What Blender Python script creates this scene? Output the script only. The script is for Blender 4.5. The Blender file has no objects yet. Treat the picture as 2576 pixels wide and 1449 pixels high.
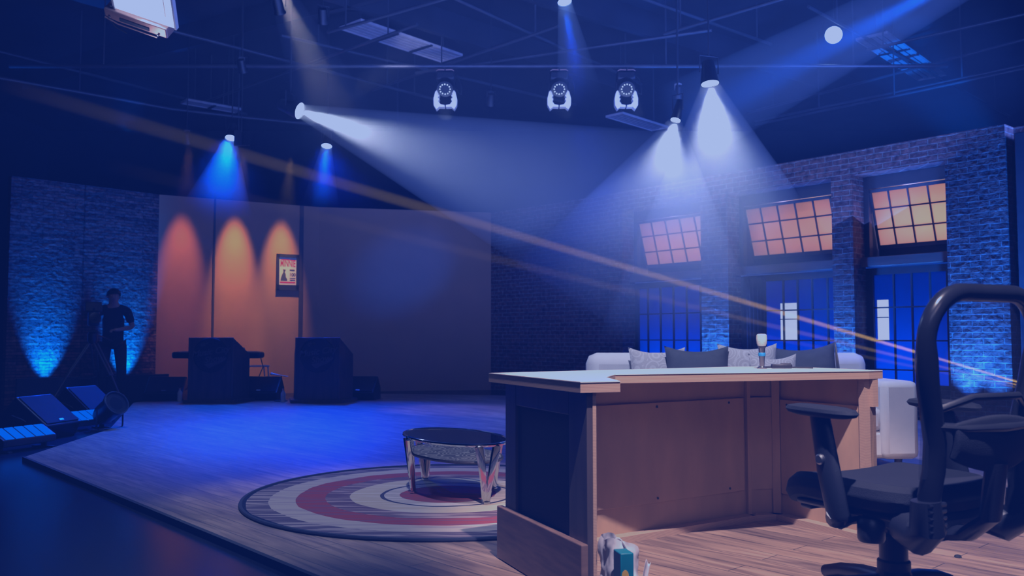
import bpy, bmesh, math, random
from mathutils import Vector, Matrix, noise
random.seed(7)
R = math.radians
PI = math.pi
COL = bpy.context.scene.collection

# ------------------------------------------------------------------ camera model (2576 x 1449)
F, CX, CY, EYE = 2200.0, 1288.0, 724.5, 0.95
TILT = math.atan((850 - CY) / F)
def ray(px, py):
    u, v = (px - CX) / F, -(py - CY) / F
    return Vector((u, math.cos(TILT) - v * math.sin(TILT), math.sin(TILT) + v * math.cos(TILT)))
def at(px, py, Y):                       # point of the room at depth Y
    d = ray(px, py); return Vector((0, 0, EYE)) + d * (Y / d.y)
def ground(px, py, z=0.0):               # point of the room at height z
    d = ray(px, py); return Vector((0, 0, EYE)) + d * ((z - EYE) / d.z)

# ------------------------------------------------------------------ materials
MATS = {}
def _nt(name):
    m = bpy.data.materials.new(name); m.use_nodes = True
    nt = m.node_tree; nt.nodes.clear()
    return m, nt, nt.nodes, nt.links
def N(ns, t, **kw):
    n = ns.new(t)
    for k, v in kw.items():
        if k in n.inputs.keys() if isinstance(k, str) else False: n.inputs[k].default_value = v
        else: setattr(n, k, v)
    return n
def mat(name, c, rough=0.6, metal=0.0, var=0.15, scale=8.0, bump=0.0, bscale=60.0, stretch=(1, 1, 1), spec=0.5, trans=0.0):
    """plain surface with procedural tone variation and optional fine bump"""
    if name in MATS: return MATS[name]
    m, nt, ns, L = _nt(name)
    out = ns.new('ShaderNodeOutputMaterial'); b = ns.new('ShaderNodeBsdfPrincipled')
    tc = ns.new('ShaderNodeTexCoord'); mp = ns.new('ShaderNodeMapping'); mp.inputs['Scale'].default_value = stretch
    nz = ns.new('ShaderNodeTexNoise'); nz.inputs['Scale'].default_value = scale; nz.inputs['Detail'].default_value = 5
    rp = ns.new('ShaderNodeValToRGB')
    rp.color_ramp.elements[0].position = 0.3; rp.color_ramp.elements[1].position = 0.7
    rp.color_ramp.elements[0].color = (*[x * (1 - var) for x in c], 1)
    rp.color_ramp.elements[1].color = (*[min(1, x * (1 + var)) for x in c], 1)
    L.new(tc.outputs['Object'], mp.inputs[0]); L.new(mp.outputs[0], nz.inputs['Vector'])
    L.new(nz.outputs['Fac'], rp.inputs[0]); L.new(rp.outputs[0], b.inputs['Base Color'])
    b.inputs['Roughness'].default_value = rough; b.inputs['Metallic'].default_value = metal
    b.inputs['Specular IOR Level'].default_value = spec
    if bump > 0:
        n2 = ns.new('ShaderNodeTexNoise'); n2.inputs['Scale'].default_value = bscale; n2.inputs['Detail'].default_value = 3
        bp = ns.new('ShaderNodeBump'); bp.inputs['Strength'].default_value = bump; bp.inputs['Distance'].default_value = 0.01
        L.new(mp.outputs[0], n2.inputs['Vector']); L.new(n2.outputs['Fac'], bp.inputs['Height']); L.new(bp.outputs[0], b.inputs['Normal'])
    L.new(b.outputs[0], out.inputs[0]); MATS[name] = m; return m
def emit(name, c, s):
    if name in MATS: return MATS[name]
    m, nt, ns, L = _nt(name)
    out = ns.new('ShaderNodeOutputMaterial'); e = ns.new('ShaderNodeEmission')
    e.inputs[0].default_value = (*c, 1); e.inputs[1].default_value = s
    L.new(e.outputs[0], out.inputs[0]); MATS[name] = m; return m
def math_node(ns, L, op, a, b=None):
    n = ns.new('ShaderNodeMath'); n.operation = op
    for i, x in enumerate((a, b)):
        if x is None: continue
        if isinstance(x, (int, float)): n.inputs[i].default_value = x
        else: L.new(x, n.inputs[i])
    return n.outputs[0]

def brick_mat(name, c1, c2, mortar, scale=1.0, bump=1.0, bw=.225, rh=.068, dist=.05, msz=.008):
    m, nt, ns, L = _nt(name)
    out = ns.new('ShaderNodeOutputMaterial'); b = ns.new('ShaderNodeBsdfPrincipled')
    tc = ns.new('ShaderNodeTexCoord'); sx = ns.new('ShaderNodeSeparateXYZ'); cx = ns.new('ShaderNodeCombineXYZ')
    L.new(tc.outputs['Object'], sx.inputs[0])
    xy = math_node(ns, L, 'ADD', sx.outputs[0], sx.outputs[1])          # x along the wall, y on the returns
    L.new(xy, cx.inputs[0]); L.new(sx.outputs[2], cx.inputs[1])
    nz = ns.new('ShaderNodeTexNoise'); nz.inputs['Scale'].default_value = 6; nz.inputs['Detail'].default_value = 4
    L.new(tc.outputs['Object'], nz.inputs['Vector'])
    mx = ns.new('ShaderNodeVectorMath'); mx.operation = 'MULTIPLY_ADD'
    L.new(nz.outputs['Color'], mx.inputs[0]); mx.inputs[1].default_value = (.022, .022, 0); L.new(cx.outputs[0], mx.inputs[2])
    br = ns.new('ShaderNodeTexBrick'); L.new(mx.outputs[0], br.inputs['Vector'])
    br.inputs['Color1'].default_value = (*c1, 1); br.inputs['Color2'].default_value = (*c2, 1); br.inputs['Mortar'].default_value = (*mortar, 1)
    br.inputs['Scale'].default_value = scale; br.inputs['Brick Width'].default_value = bw; br.inputs['Row Height'].default_value = rh
    br.inputs['Mortar Size'].default_value = msz; br.inputs['Mortar Smooth'].default_value = .35; br.inputs['Bias'].default_value = -.1
    n2 = ns.new('ShaderNodeTexNoise'); n2.inputs['Scale'].default_value = 14; n2.inputs['Detail'].default_value = 6
    L.new(tc.outputs['Object'], n2.inputs['Vector'])
    sepc = ns.new('ShaderNodeSeparateColor'); L.new(br.outputs['Color'], sepc.inputs[0]); tone = .6 / max(c1[0], .01) if rh < .06 else 0.0
    rp = ns.new('ShaderNodeValToRGB'); rp.color_ramp.elements[0].position = .3; rp.color_ramp.elements[1].position = .72
    rp.color_ramp.elements[0].color = (.3, .3, .3, 1); rp.color_ramp.elements[1].color = (1.25, 1.25, 1.25, 1)
    L.new(n2.outputs['Fac'], rp.inputs[0])
    ml = ns.new('ShaderNodeMix'); ml.data_type = 'RGBA'; ml.blend_type = 'MULTIPLY'; ml.inputs['Factor'].default_value = 1
    L.new(br.outputs['Color'], ml.inputs[6]); L.new(rp.outputs[0], ml.inputs[7]); L.new(ml.outputs[2], b.inputs['Base Color'])
    h = math_node(ns, L, 'SUBTRACT', math_node(ns, L, 'ADD', math_node(ns, L, 'MULTIPLY', n2.outputs['Fac'], .8), math_node(ns, L, 'MULTIPLY', sepc.outputs[0], tone)), math_node(ns, L, 'MULTIPLY', br.outputs['Fac'], .5))
    bp = ns.new('ShaderNodeBump'); bp.inputs['Strength'].default_value = bump; bp.inputs['Distance'].default_value = dist
    L.new(h, bp.inputs['Height']); L.new(bp.outputs[0], b.inputs['Normal'])
    b.inputs['Roughness'].default_value = .8; b.inputs['Specular IOR Level'].default_value = .3
    L.new(b.outputs[0], out.inputs[0]); return m

def plank_mat(name, c1, c2, ang, length, width, rough=.42):
    m, nt, ns, L = _nt(name)
    out = ns.new('ShaderNodeOutputMaterial'); b = ns.new('ShaderNodeBsdfPrincipled')
    tc = ns.new('ShaderNodeTexCoord'); mp = ns.new('ShaderNodeMapping'); mp.inputs['Rotation'].default_value = (0, 0, ang)
    L.new(tc.outputs['Object'], mp.inputs[0])
    br = ns.new('ShaderNodeTexBrick'); L.new(mp.outputs[0], br.inputs['Vector'])
    br.offset = .37; br.inputs['Color1'].default_value = (*c1, 1); br.inputs['Color2'].default_value = (*c2, 1)
    br.inputs['Mortar'].default_value = (*[x * .3 for x in c2], 1); br.inputs['Scale'].default_value = 1
    br.inputs['Brick Width'].default_value = length; br.inputs['Row Height'].default_value = width
    br.inputs['Mortar Size'].default_value = .003; br.inputs['Mortar Smooth'].default_value = .3
    m2 = ns.new('ShaderNodeMapping'); m2.inputs['Scale'].default_value = (2.2, 22, 5); L.new(mp.outputs[0], m2.inputs[0])
    nz = ns.new('ShaderNodeTexNoise'); nz.inputs['Scale'].default_value = 1.1; nz.inputs['Detail'].default_value = 7; nz.inputs['Distortion'].default_value = .8
    L.new(m2.outputs[0], nz.inputs['Vector'])
    rp = ns.new('ShaderNodeValToRGB'); rp.color_ramp.elements[0].position = .3; rp.color_ramp.elements[1].position = .62
    rp.color_ramp.elements[0].color = (.42, .38, .36, 1); rp.color_ramp.elements[1].color = (1.1, 1.1, 1.1, 1)
    L.new(nz.outputs['Fac'], rp.inputs[0])
    ml = ns.new('ShaderNodeMix'); ml.data_type = 'RGBA'; ml.blend_type = 'MULTIPLY'; ml.inputs['Factor'].default_value = 1
    L.new(br.outputs['Color'], ml.inputs[6]); L.new(rp.outputs[0], ml.inputs[7])
    n3 = ns.new('ShaderNodeTexNoise'); n3.inputs['Scale'].default_value = 2.4; n3.inputs['Detail'].default_value = 3
    m3 = ns.new('ShaderNodeMapping'); m3.inputs['Scale'].default_value = (.6, 2, 1); L.new(mp.outputs[0], m3.inputs[0]); L.new(m3.outputs[0], n3.inputs['Vector'])
    r3 = ns.new('ShaderNodeValToRGB'); r3.color_ramp.elements[0].position = .3; r3.color_ramp.elements[1].position = .6
    r3.color_ramp.elements[0].color = (.62, .6, .58, 1); r3.color_ramp.elements[1].color = (1, 1, 1, 1); L.new(n3.outputs['Fac'], r3.inputs[0])
    mm = ns.new('ShaderNodeMix'); mm.data_type = 'RGBA'; mm.blend_type = 'MULTIPLY'; mm.inputs['Factor'].default_value = 1
    L.new(ml.outputs[2], mm.inputs[6]); L.new(r3.outputs[0], mm.inputs[7]); L.new(mm.outputs[2], b.inputs['Base Color'])
    bp = ns.new('ShaderNodeBump'); bp.inputs['Strength'].default_value = .25; bp.inputs['Distance'].default_value = .006
    L.new(math_node(ns, L, 'SUBTRACT', nz.outputs['Fac'], br.outputs['Fac']), bp.inputs['Height']); L.new(bp.outputs[0], b.inputs['Normal'])
    b.inputs['Roughness'].default_value = rough
    L.new(b.outputs[0], out.inputs[0]); return m

def rug_mat():
    m, nt, ns, L = _nt('rug_weave')
    out = ns.new('ShaderNodeOutputMaterial'); b = ns.new('ShaderNodeBsdfPrincipled')
    tc = ns.new('ShaderNodeTexCoord'); sx = ns.new('ShaderNodeSeparateXYZ'); L.new(tc.outputs['Object'], sx.inputs[0])
    r = math_node(ns, L, 'POWER', math_node(ns, L, 'ADD', math_node(ns, L, 'MULTIPLY', sx.outputs[0], sx.outputs[0]),
                  math_node(ns, L, 'MULTIPLY', sx.outputs[1], sx.outputs[1])), .5)
    # weft streaks run along the rug, breaking up the rings
    mp = ns.new('ShaderNodeMapping'); mp.inputs['Scale'].default_value = (1.2, 16, 1); mp.inputs['Rotation'].default_value = (0, 0, R(-8)); L.new(tc.outputs['Object'], mp.inputs[0])
    st = ns.new('ShaderNodeTexNoise'); st.inputs['Scale'].default_value = 1.7; st.inputs['Detail'].default_value = 5; L.new(mp.outputs[0], st.inputs['Vector'])
    big = ns.new('ShaderNodeTexNoise'); big.inputs['Scale'].default_value = 3; L.new(tc.outputs['Object'], big.inputs['Vector'])
    rr = math_node(ns, L, 'ADD', math_node(ns, L, 'DIVIDE', r, 1.21), math_node(ns, L, 'MULTIPLY', math_node(ns, L, 'SUBTRACT', big.outputs['Fac'], .5), .035))
    rings = ns.new('ShaderNodeValToRGB'); cr = rings.color_ramp; cr.interpolation = 'CONSTANT'
    red, plum, cream, dark, beige, navy = (.30, .05, .045), (.13, .07, .085), (.46, .39, .32), (.055, .045, .06), (.52, .42, .28), (.012, .014, .03)
    stops = [(0, red), (.235, cream), (.315, dark), (.335, beige), (.48, plum), (.60, red), (.735, cream), (.86, (.10, .07, .09)), (.965, navy)]
    cr.elements[0].position = 0; cr.elements[0].color = (*stops[0][1], 1)
    cr.elements.remove(cr.elements[1])
    for p, c in stops[1:]:
        e = cr.elements.new(p); e.color = (*c, 1)
    L.new(rr, rings.inputs[0])
    alt = ns.new('ShaderNodeValToRGB'); ca = alt.color_ramp; ca.interpolation = 'CONSTANT'
    stops2 = [(0, plum), (.235, (.66, .58, .52)), (.315, dark), (.335, (.6, .52, .42)), (.48, (.40, .28, .26)), (.60, (.2, .07, .09)), (.735, (.36, .29, .28)), (.86, (.34, .27, .26)), (.965, navy)]
    ca.elements[0].position = 0; ca.elements[0].color = (*stops2[0][1], 1)
    ca.elements.remove(ca.elements[1])
    for p, c in stops2[1:]:
        e = ca.elements.new(p); e.color = (*c, 1)
    L.new(rr, alt.inputs[0])
    sr = ns.new('ShaderNodeValToRGB'); sr.color_ramp.elements[0].position = .50; sr.color_ramp.elements[1].position = .58; L.new(st.outputs['Fac'], sr.inputs[0])
    mx = ns.new('ShaderNodeMix'); mx.data_type = 'RGBA'; L.new(sr.outputs[0], mx.inputs['Factor']); L.new(rings.outputs[0], mx.inputs[6]); L.new(alt.outputs[0], mx.inputs[7])
    L.new(mx.outputs[2], b.inputs['Base Color'])
    wv = ns.new('ShaderNodeTexWave'); wv.inputs['Scale'].default_value = 26; wv.bands_direction = 'Y'; wv.inputs['Distortion'].default_value = 1.5; L.new(tc.outputs['Object'], wv.inputs['Vector'])
    bp = ns.new('ShaderNodeBump'); bp.inputs['Strength'].default_value = .5; bp.inputs['Distance'].default_value = .006; L.new(wv.outputs['Fac'], bp.inputs['Height']); L.new(bp.outputs[0], b.inputs['Normal'])
    b.inputs['Roughness'].default_value = .95; b.inputs['Specular IOR Level'].default_value = .1
    L.new(b.outputs[0], out.inputs[0]); return m

def pane_mat(name, c, tfac=.85):
    m, nt, ns, L = _nt(name)
    out = ns.new('ShaderNodeOutputMaterial'); t = ns.new('ShaderNodeBsdfTranslucent'); g = ns.new('ShaderNodeBsdfGlossy')
    tc = ns.new('ShaderNodeTexCoord'); nz = ns.new('ShaderNodeTexNoise'); nz.inputs['Scale'].default_value = 3; L.new(tc.outputs['Object'], nz.inputs['Vector'])
    rp = ns.new('ShaderNodeValToRGB'); rp.color_ramp.elements[0].color = (*[x * .85 for x in c], 1); rp.color_ramp.elements[1].color = (*c, 1); L.new(nz.outputs['Fac'], rp.inputs[0])
    L.new(rp.outputs[0], t.inputs[0]); g.inputs['Roughness'].default_value = .3; g.inputs[0].default_value = (.5, .5, .5, 1)
    mx = ns.new('ShaderNodeMixShader'); mx.inputs[0].default_value = 1 - tfac * 1.14 if tfac < .87 else .03
    L.new(t.outputs[0], mx.inputs[1]); L.new(g.outputs[0], mx.inputs[2]); L.new(mx.outputs[0], out.inputs[0]); return m

def mesh_fabric(name, c, open_=.55):
    m, nt, ns, L = _nt(name)
    out = ns.new('ShaderNodeOutputMaterial'); d = ns.new('ShaderNodeBsdfPrincipled'); d.inputs['Base Color'].default_value = (*c, 1); d.inputs['Roughness'].default_value = .6
    t = ns.new('ShaderNodeBsdfTransparent'); tc = ns.new('ShaderNodeTexCoord')
    w = ns.new('ShaderNodeTexNoise'); w.inputs['Scale'].default_value = 18; L.new(tc.outputs['Object'], w.inputs['Vector'])
    f = math_node(ns, L, 'ADD', math_node(ns, L, 'MULTIPLY', w.outputs['Fac'], .12), 1 - open_ - .06)
    mx = ns.new('ShaderNodeMixShader'); L.new(f, mx.inputs[0]); L.new(t.outputs[0], mx.inputs[1]); L.new(d.outputs[0], mx.inputs[2])
    L.new(mx.outputs[0], out.inputs[0]); return m

def stripe_mat(name, c1, c2, scale, axis='X'):
    m, nt, ns, L = _nt(name)
    out = ns.new('ShaderNodeOutputMaterial'); b = ns.new('ShaderNodeBsdfPrincipled'); tc = ns.new('ShaderNodeTexCoord')
    w = ns.new('ShaderNodeTexWave'); w.bands_direction = axis; w.inputs['Scale'].default_value = scale; w.inputs['Distortion'].default_value = .6; L.new(tc.outputs['Object'], w.inputs['Vector'])
    rp = ns.new('ShaderNodeValToRGB'); rp.color_ramp.elements[0].color = (*c1, 1); rp.color_ramp.elements[1].color = (*c2, 1)
    L.new(w.outputs['Fac'], rp.inputs[0]); L.new(rp.outputs[0], b.inputs['Base Color']); b.inputs['Roughness'].default_value = .7
    L.new(b.outputs[0], out.inputs[0]); return m

def damask_mat(name, c1, c2):
    m, nt, ns, L = _nt(name)
    out = ns.new('ShaderNodeOutputMaterial'); b = ns.new('ShaderNodeBsdfPrincipled'); tc = ns.new('ShaderNodeTexCoord')
    v = ns.new('ShaderNodeTexVoronoi'); v.inputs['Scale'].default_value = 9; L.new(tc.outputs['Object'], v.inputs['Vector'])
    w = ns.new('ShaderNodeMath'); w.operation = 'SINE'; L.new(math_node(ns, L, 'MULTIPLY', v.outputs['Distance'], 34), w.inputs[0])
    rp = ns.new('ShaderNodeValToRGB'); rp.color_ramp.elements[0].position = .3; rp.color_ramp.elements[1].position = .6
    rp.color_ramp.elements[0].color = (*c1, 1); rp.color_ramp.elements[1].color = (*c2, 1)
    L.new(w.outputs[0], rp.inputs[0]); L.new(rp.outputs[0], b.inputs['Base Color']); b.inputs['Roughness'].default_value = .85
    n2 = ns.new('ShaderNodeTexNoise'); n2.inputs['Scale'].default_value = 120; L.new(tc.outputs['Object'], n2.inputs['Vector'])
    bp = ns.new('ShaderNodeBump'); bp.inputs['Strength'].default_value = .4; bp.inputs['Distance'].default_value = .005; L.new(n2.outputs['Fac'], bp.inputs['Height']); L.new(bp.outputs[0], b.inputs['Normal'])
    L.new(b.outputs[0], out.inputs[0]); return m

M = dict(ledger=brick_mat('ledger_stone', (.22, .10, .08), (.05, .03, .03), (.02, .018, .018), 1.0, 1.0, .31, .047, .06, .005),
    black=mat('black_paint', (.012, .012, .014), .55), blackplastic=mat('black_plastic', (.010, .010, .012), .38, bump=.08, bscale=300),
    blacksoft=mat('black_upholstery', (.008, .008, .010), .75, spec=.25, bump=.3, bscale=400), gloss=mat('glossy_black_tube', (.008, .008, .009), .22),
    drape=mat('black_drape', (.012, .011, .013), .9, var=.4, scale=1.2), ceil=mat('ceiling_black', (.014, .014, .016), .9, var=.5, scale=1.5),
    lowfloor=mat('glossy_dark_floor', (.006, .006, .008), .24, var=.3, scale=2, bump=.03, bscale=3, spec=.38),
    brick=brick_mat('red_brick', (.20, .085, .06), (.11, .05, .045), (.24, .21, .19), 1.0, 1.0),
    brickdark=brick_mat('dark_brick', (.09, .055, .05), (.06, .04, .04), (.2, .17, .16), 1.0, 1.0),
    planks=plank_mat('stage_planks', (.40, .255, .15), (.28, .18, .11), R(47), 1.5, .13, .5),
    panel=mat('painted_flat', (.44, .21, .10), .75, var=.06, scale=2), batten=mat('dark_batten', (.05, .035, .03), .6),
    ply=mat('raw_plywood', (.42, .25, .125), .65, var=.22, scale=3, stretch=(1.4, 1.4, .5), bump=.08, bscale=30),
    plyedge=stripe_mat('plywood_edge', (.30, .17, .09), (.50, .33, .2), 60, 'Z'),
    laminate=mat('white_laminate', (.80, .70, .72), .35, var=.03),
    stain=mat('dark_stained_wood', (.055, .035, .025), .5, var=.35, scale=4, stretch=(6, 6, .6)),
    walnut=mat('walnut_plinth', (.16, .085, .05), .5, var=.35, scale=5, stretch=(1, 1, 9)),
    fabric=mat('black_fabric', (.008, .008, .010), .9, bump=.3, bscale=500), chrome=mat('chrome', (.85, .84, .83), .07, 1.0, var=.03),
    steel=mat('brushed_steel', (.55, .55, .56), .3, 1.0, var=.1), cream=mat('cream_upholstery', (.80, .76, .72), .7, var=.04, bump=.15, bscale=250),
    grey=mat('grey_velvet', (.062, .055, .052), .75, var=.2, bump=.2, bscale=200), damask=damask_mat('cream_damask', (.56, .50, .46), (.68, .63, .60)),
    stripes=stripe_mat('gold_grey_stripes', (.40, .26, .12), (.07, .06, .06), 16, 'X'),
    frame=mat('dark_window_frame', (.035, .026, .024), .5), beam=mat('brown_beam', (.13, .065, .045), .65, var=.3, scale=4, stretch=(.5, .5, 4)),
    warmpane=pane_mat('frosted_warm_glass', (.9, .74, .62)), bluepane=pane_mat('frosted_blue_glass', (.55, .65, .95)),
    curtain=mat('dark_curtain', (.05, .045, .06), .85, var=.3), pipe=mat('pipe_grey', (.06, .06, .065), .45, .3), duct=mat('white_enamel_slats', (.55, .52, .55), .4),
    white=mat('white_plastic', (.72, .72, .74), .4), wall_white=mat('white_metal', (.8, .79, .78), .35, var=.05, bump=.05),
    bag=mat('thin_plastic', (.55, .55, .62), .3, var=.25), teal=mat('teal_card', (.0, .16, .22), .45), yellow=mat('yellow_print', (.7, .42, .03), .5),
    foam=mat('grey_foam', (.80, .80, .80), .95, bump=.5, bscale=300), bluetape=mat('blue_tape', (.02, .28, .75), .4),
    paper=mat('poster_paper', (.82, .72, .66), .6, var=.05), redink=mat('red_ink', (.62, .02, .05), .6), blueink=mat('dark_ink', (.04, .045, .08), .6),
    skin=mat('skin', (.42, .24, .17), .55), hair=mat('black_hair', (.008, .007, .007), .7), shirt=mat('black_shirt', (.012, .012, .015), .9), trousers=mat('dark_trousers', (.014, .014, .018), .9),
    grille=mat('black_grille', (.016, .016, .02), .7, bump=.5, bscale=180, spec=.12), rubber=mat('rubber', (.01, .01, .01), .8), copper=mat('copper_reflector', (.50, .26, .19), .35, .5, var=.2, scale=6),
    bulb_blue=emit('blue_lens', (.45, .62, 1.0), 14), bulb_white=emit('white_lens', (1, .97, .93), 16), led=emit('white_led', (.95, .97, 1.0), 1.6), batten_led=emit('blue_led_cell', (.0, .17, 1.0), .95),
    soft=emit('softbox_cloth', (1, .97, .95), 2.2), window_white=emit('softbox_reflection_glow', (1, .93, .88), 1.0),
    emblem=mat('carved_emblem', (.075, .06, .05), .55), hideshelf=damask_mat('speckled_glass', (.10, .07, .06), (.4, .33, .28)),
)
M['rug'] = rug_mat()
def glass_mat():
    m, nt, ns, L = _nt('clear_glass'); out = ns.new('ShaderNodeOutputMaterial'); t = ns.new('ShaderNodeBsdfTransparent'); g = ns.new('ShaderNodeBsdfGlossy'); f = ns.new('ShaderNodeFresnel'); mx = ns.new('ShaderNodeMixShader')
    t.inputs[0].default_value = (.86, .9, .9, 1); g.inputs['Roughness'].default_value = .03; f.inputs[0].default_value = 1.5
    L.new(f.outputs[0], mx.inputs[0]); L.new(t.outputs[0], mx.inputs[1]); L.new(g.outputs[0], mx.inputs[2]); L.new(mx.outputs[0], out.inputs[0]); return m
M['glass'] = glass_mat()
M['rugedge'] = mat('rug_binding', (.012, .014, .03), .9)
M['net'] = mesh_fabric('chair_net', (.02, .02, .03), .58)

# ------------------------------------------------------------------ mesh helpers
class MB:
    def __init__(s): s.bm = bmesh.new()
    def _add(s, verts, faces):
        vs = [s.bm.verts.new(v) for v in verts]
        for f in faces:
            try: s.bm.faces.new([vs[i] for i in f])
            except ValueError: pass
        return vs
    def box(s, c, size, rot=(0, 0, 0)):
        x, y, z = (k / 2 for k in size)
        vs = [Vector(v) for v in ((-x, -y, -z), (x, -y, -z), (x, y, -z), (-x, y, -z), (-x, -y, z), (x, -y, z), (x, y, z), (-x, y, z))]
        mt = Matrix.Translation(Vector(c)) @ Matrix.Rotation(rot[2], 4, 'Z') @ Matrix.Rotation(rot[1], 4, 'Y') @ Matrix.Rotation(rot[0], 4, 'X')
        s._add([mt @ v for v in vs], [(3, 2, 1, 0), (4, 5, 6, 7), (0, 1, 5, 4), (1, 2, 6, 5), (2, 3, 7, 6), (3, 0, 4, 7)]); return s
    def prism(s, poly, z0, z1, top=None):
        n = len(poly); top = top or poly
        vs = [(p[0], p[1], z0) for p in poly] + [(p[0], p[1], z1) for p in top]
        s._add(vs, [tuple(range(n - 1, -1, -1)), tuple(range(n, 2 * n))] + [(i, (i + 1) % n, n + (i + 1) % n, n + i) for i in range(n)]); return s
    def extr(s, prof, a, b):
        """profile of (y,z) swept along x from a to b"""
        n = len(prof)
        vs = [(a, p[0], p[1]) for p in prof] + [(b, p[0], p[1]) for p in prof]
        s._add(vs, [tuple(range(n - 1, -1, -1)), tuple(range(n, 2 * n))] + [(i, (i + 1) % n, n + (i + 1) % n, n + i) for i in range(n)]); return s
    def hexa(s, v8):
        s._add(v8, [(3, 2, 1, 0), (4, 5, 6, 7), (0, 1, 5, 4), (1, 2, 6, 5), (2, 3, 7, 6), (3, 0, 4, 7)]); return s
    def tube(s, pts, r, n=10, closed=False, flat=None):
        pts = [Vector(p) for p in pts]; rs = r if isinstance(r, (list, tuple)) else [r] * len(pts)
        rings = []; m = len(pts); prev = None
        for i, p in enumerate(pts):
            if closed: t = (pts[(i + 1) % m] - pts[i - 1])
            else: t = pts[min(i + 1, m - 1)] - pts[max(i - 1, 0)]
            t.normalize()
            if prev is None:
                up = Vector((0, 0, 1)) if abs(t.z) < .9 else Vector((1, 0, 0))
                a = t.cross(up).normalized()
            else:
                a = (prev - t * prev.dot(t)).normalized()
            prev = a; b = t.cross(a)
            fa, fb = flat if flat else (1, 1)
            rings.append([s.bm.verts.new(p + (a * math.cos(2 * PI * k / n) * fa + b * math.sin(2 * PI * k / n) * fb) * rs[i]) for k in range(n)])
        for i in range(m if closed else m - 1):
            A, B = rings[i], rings[(i + 1) % m]
            for k in range(n): s.bm.faces.new((A[k], A[(k + 1) % n], B[(k + 1) % n], B[k]))
        if not closed:
            s.bm.faces.new(rings[0][::-1]); s.bm.faces.new(rings[-1])
        return s
    def cyl(s, a, b, r, r2=None, n=20): return s.tube([a, b], [r, r if r2 is None else r2], n)
    def lathe(s, prof, n=32, c=(0, 0, 0), axis=None):
        """prof of (r,z); optional axis direction"""
        q = Vector((0, 0, 1)).rotation_difference(Vector(axis)).to_matrix() if axis is not None else Matrix.Identity(3)
        c = Vector(c); rings = []
        for r, z in prof:
            if r < 1e-6: rings.append([s.bm.verts.new(c + q @ Vector((0, 0, z)))])
            else: rings.append([s.bm.verts.new(c + q @ Vector((r * math.cos(2 * PI * k / n), r * math.sin(2 * PI * k / n), z))) for k in range(n)])
        for A, B in zip(rings, rings[1:]):
            for k in range(n):
                k2 = (k + 1) % n
                if len(A) == 1 and len(B) == 1: continue
                if len(A) == 1: s.bm.faces.new((A[0], B[k], B[k2]))
                elif len(B) == 1: s.bm.faces.new((A[k], A[k2], B[0]))
                else: s.bm.faces.new((A[k], A[k2], B[k2], B[k]))
        if len(rings[0]) > 1: s.bm.faces.new(rings[0][::-1])
        if len(rings[-1]) > 1: s.bm.faces.new(rings[-1])
        return s
    def grid(s, fn, nu, nv, wrap=False):
        vs = [[s.bm.verts.new(fn(i / nu, j / nv)) for j in range(nv + 1)] for i in range(nu + (0 if wrap else 1))]
        for i in range(nu):
            for j in range(nv):
                A = vs[i]; B = vs[(i + 1) % len(vs)]
                s.bm.faces.new((A[j], B[j], B[j + 1], A[j + 1]))
        return s
    def rot(s, m4):
        bmesh.ops.transform(s.bm, matrix=m4, verts=s.bm.verts); return s

def obj(name, mb, m, parent=None, smooth=True, bevel=0.0, sub=0, solid=0.0, ang=35, weld=False):
    me = bpy.data.meshes.new(name)
    if weld: bmesh.ops.remove_doubles(mb.bm, verts=mb.bm.verts, dist=1e-4)
    bmesh.ops.recalc_face_normals(mb.bm, faces=mb.bm.faces)
    mb.bm.to_mesh(me); mb.bm.free()
    me.materials.append(m if not isinstance(m, str) else M[m])
    if smooth:
        me.polygons.foreach_set('use_smooth', [True] * len(me.polygons)); me.set_sharp_from_angle(angle=R(ang))
    o = bpy.data.objects.new(name, me); COL.objects.link(o)
    if parent: o.parent = parent
    if solid:
        md = o.modifiers.new('solid', 'SOLIDIFY'); md.thickness = solid; md.offset = 0
    if bevel:
        md = o.modifiers.new('bevel', 'BEVEL'); md.width = bevel; md.segments = 2; md.limit_method = 'ANGLE'; md.angle_limit = R(40)
    if sub:
        md = o.modifiers.new('sub', 'SUBSURF'); md.levels = sub; md.render_levels = sub
    return o
def tag(o, label, cat, group=None, kind=None):
    o['label'] = label; o['category'] = cat
    if group: o['group'] = group
    if kind: o['kind'] = kind
    return o
def thing(name, label, cat, loc=(0, 0, 0), rz=0.0, group=None):
    o = bpy.data.objects.new(name, None); COL.objects.link(o); o.empty_display_size = .1
    o.location = loc; o.rotation_euler = (0, 0, rz); return tag(o, label, cat, group)
def struct(name, mb, m, **kw):
    o = obj(name, mb, m, **kw); o['kind'] = 'structure'; return o
def dup(root, label, loc=None, rz=None, group=None):
    r = root.copy(); COL.objects.link(r); r['label'] = label
    if loc is not None: r.location = loc
    if rz is not None: r.rotation_euler = (0, 0, rz)
    if group: r['group'] = group
    for ch in list(root.children):
        c = ch.copy(); COL.objects.link(c); c.parent = r
        for g in list(ch.children):
            d = g.copy(); COL.objects.link(d); d.parent = c
    return r
def text_mb(s, size, depth=.002, shear=0.0, align='CENTER', bold=0.0):
    cu = bpy.data.curves.new('t', 'FONT'); cu.body = s; cu.size = size; cu.extrude = depth; cu.shear = shear; cu.align_x = align; cu.align_y = 'CENTER'; cu.offset = bold
    o = bpy.data.objects.new('t', cu); COL.objects.link(o)
    dg = bpy.context.evaluated_depsgraph_get(); me = bpy.data.meshes.new_from_object(o.evaluated_get(dg))
    mb = MB(); mb.bm.from_mesh(me); bpy.data.objects.remove(o); bpy.data.curves.remove(cu); bpy.data.meshes.remove(me); return mb
UP = Matrix.Rotation(R(90), 4, 'X')      # lay (x,y) artwork upright facing -y
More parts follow.
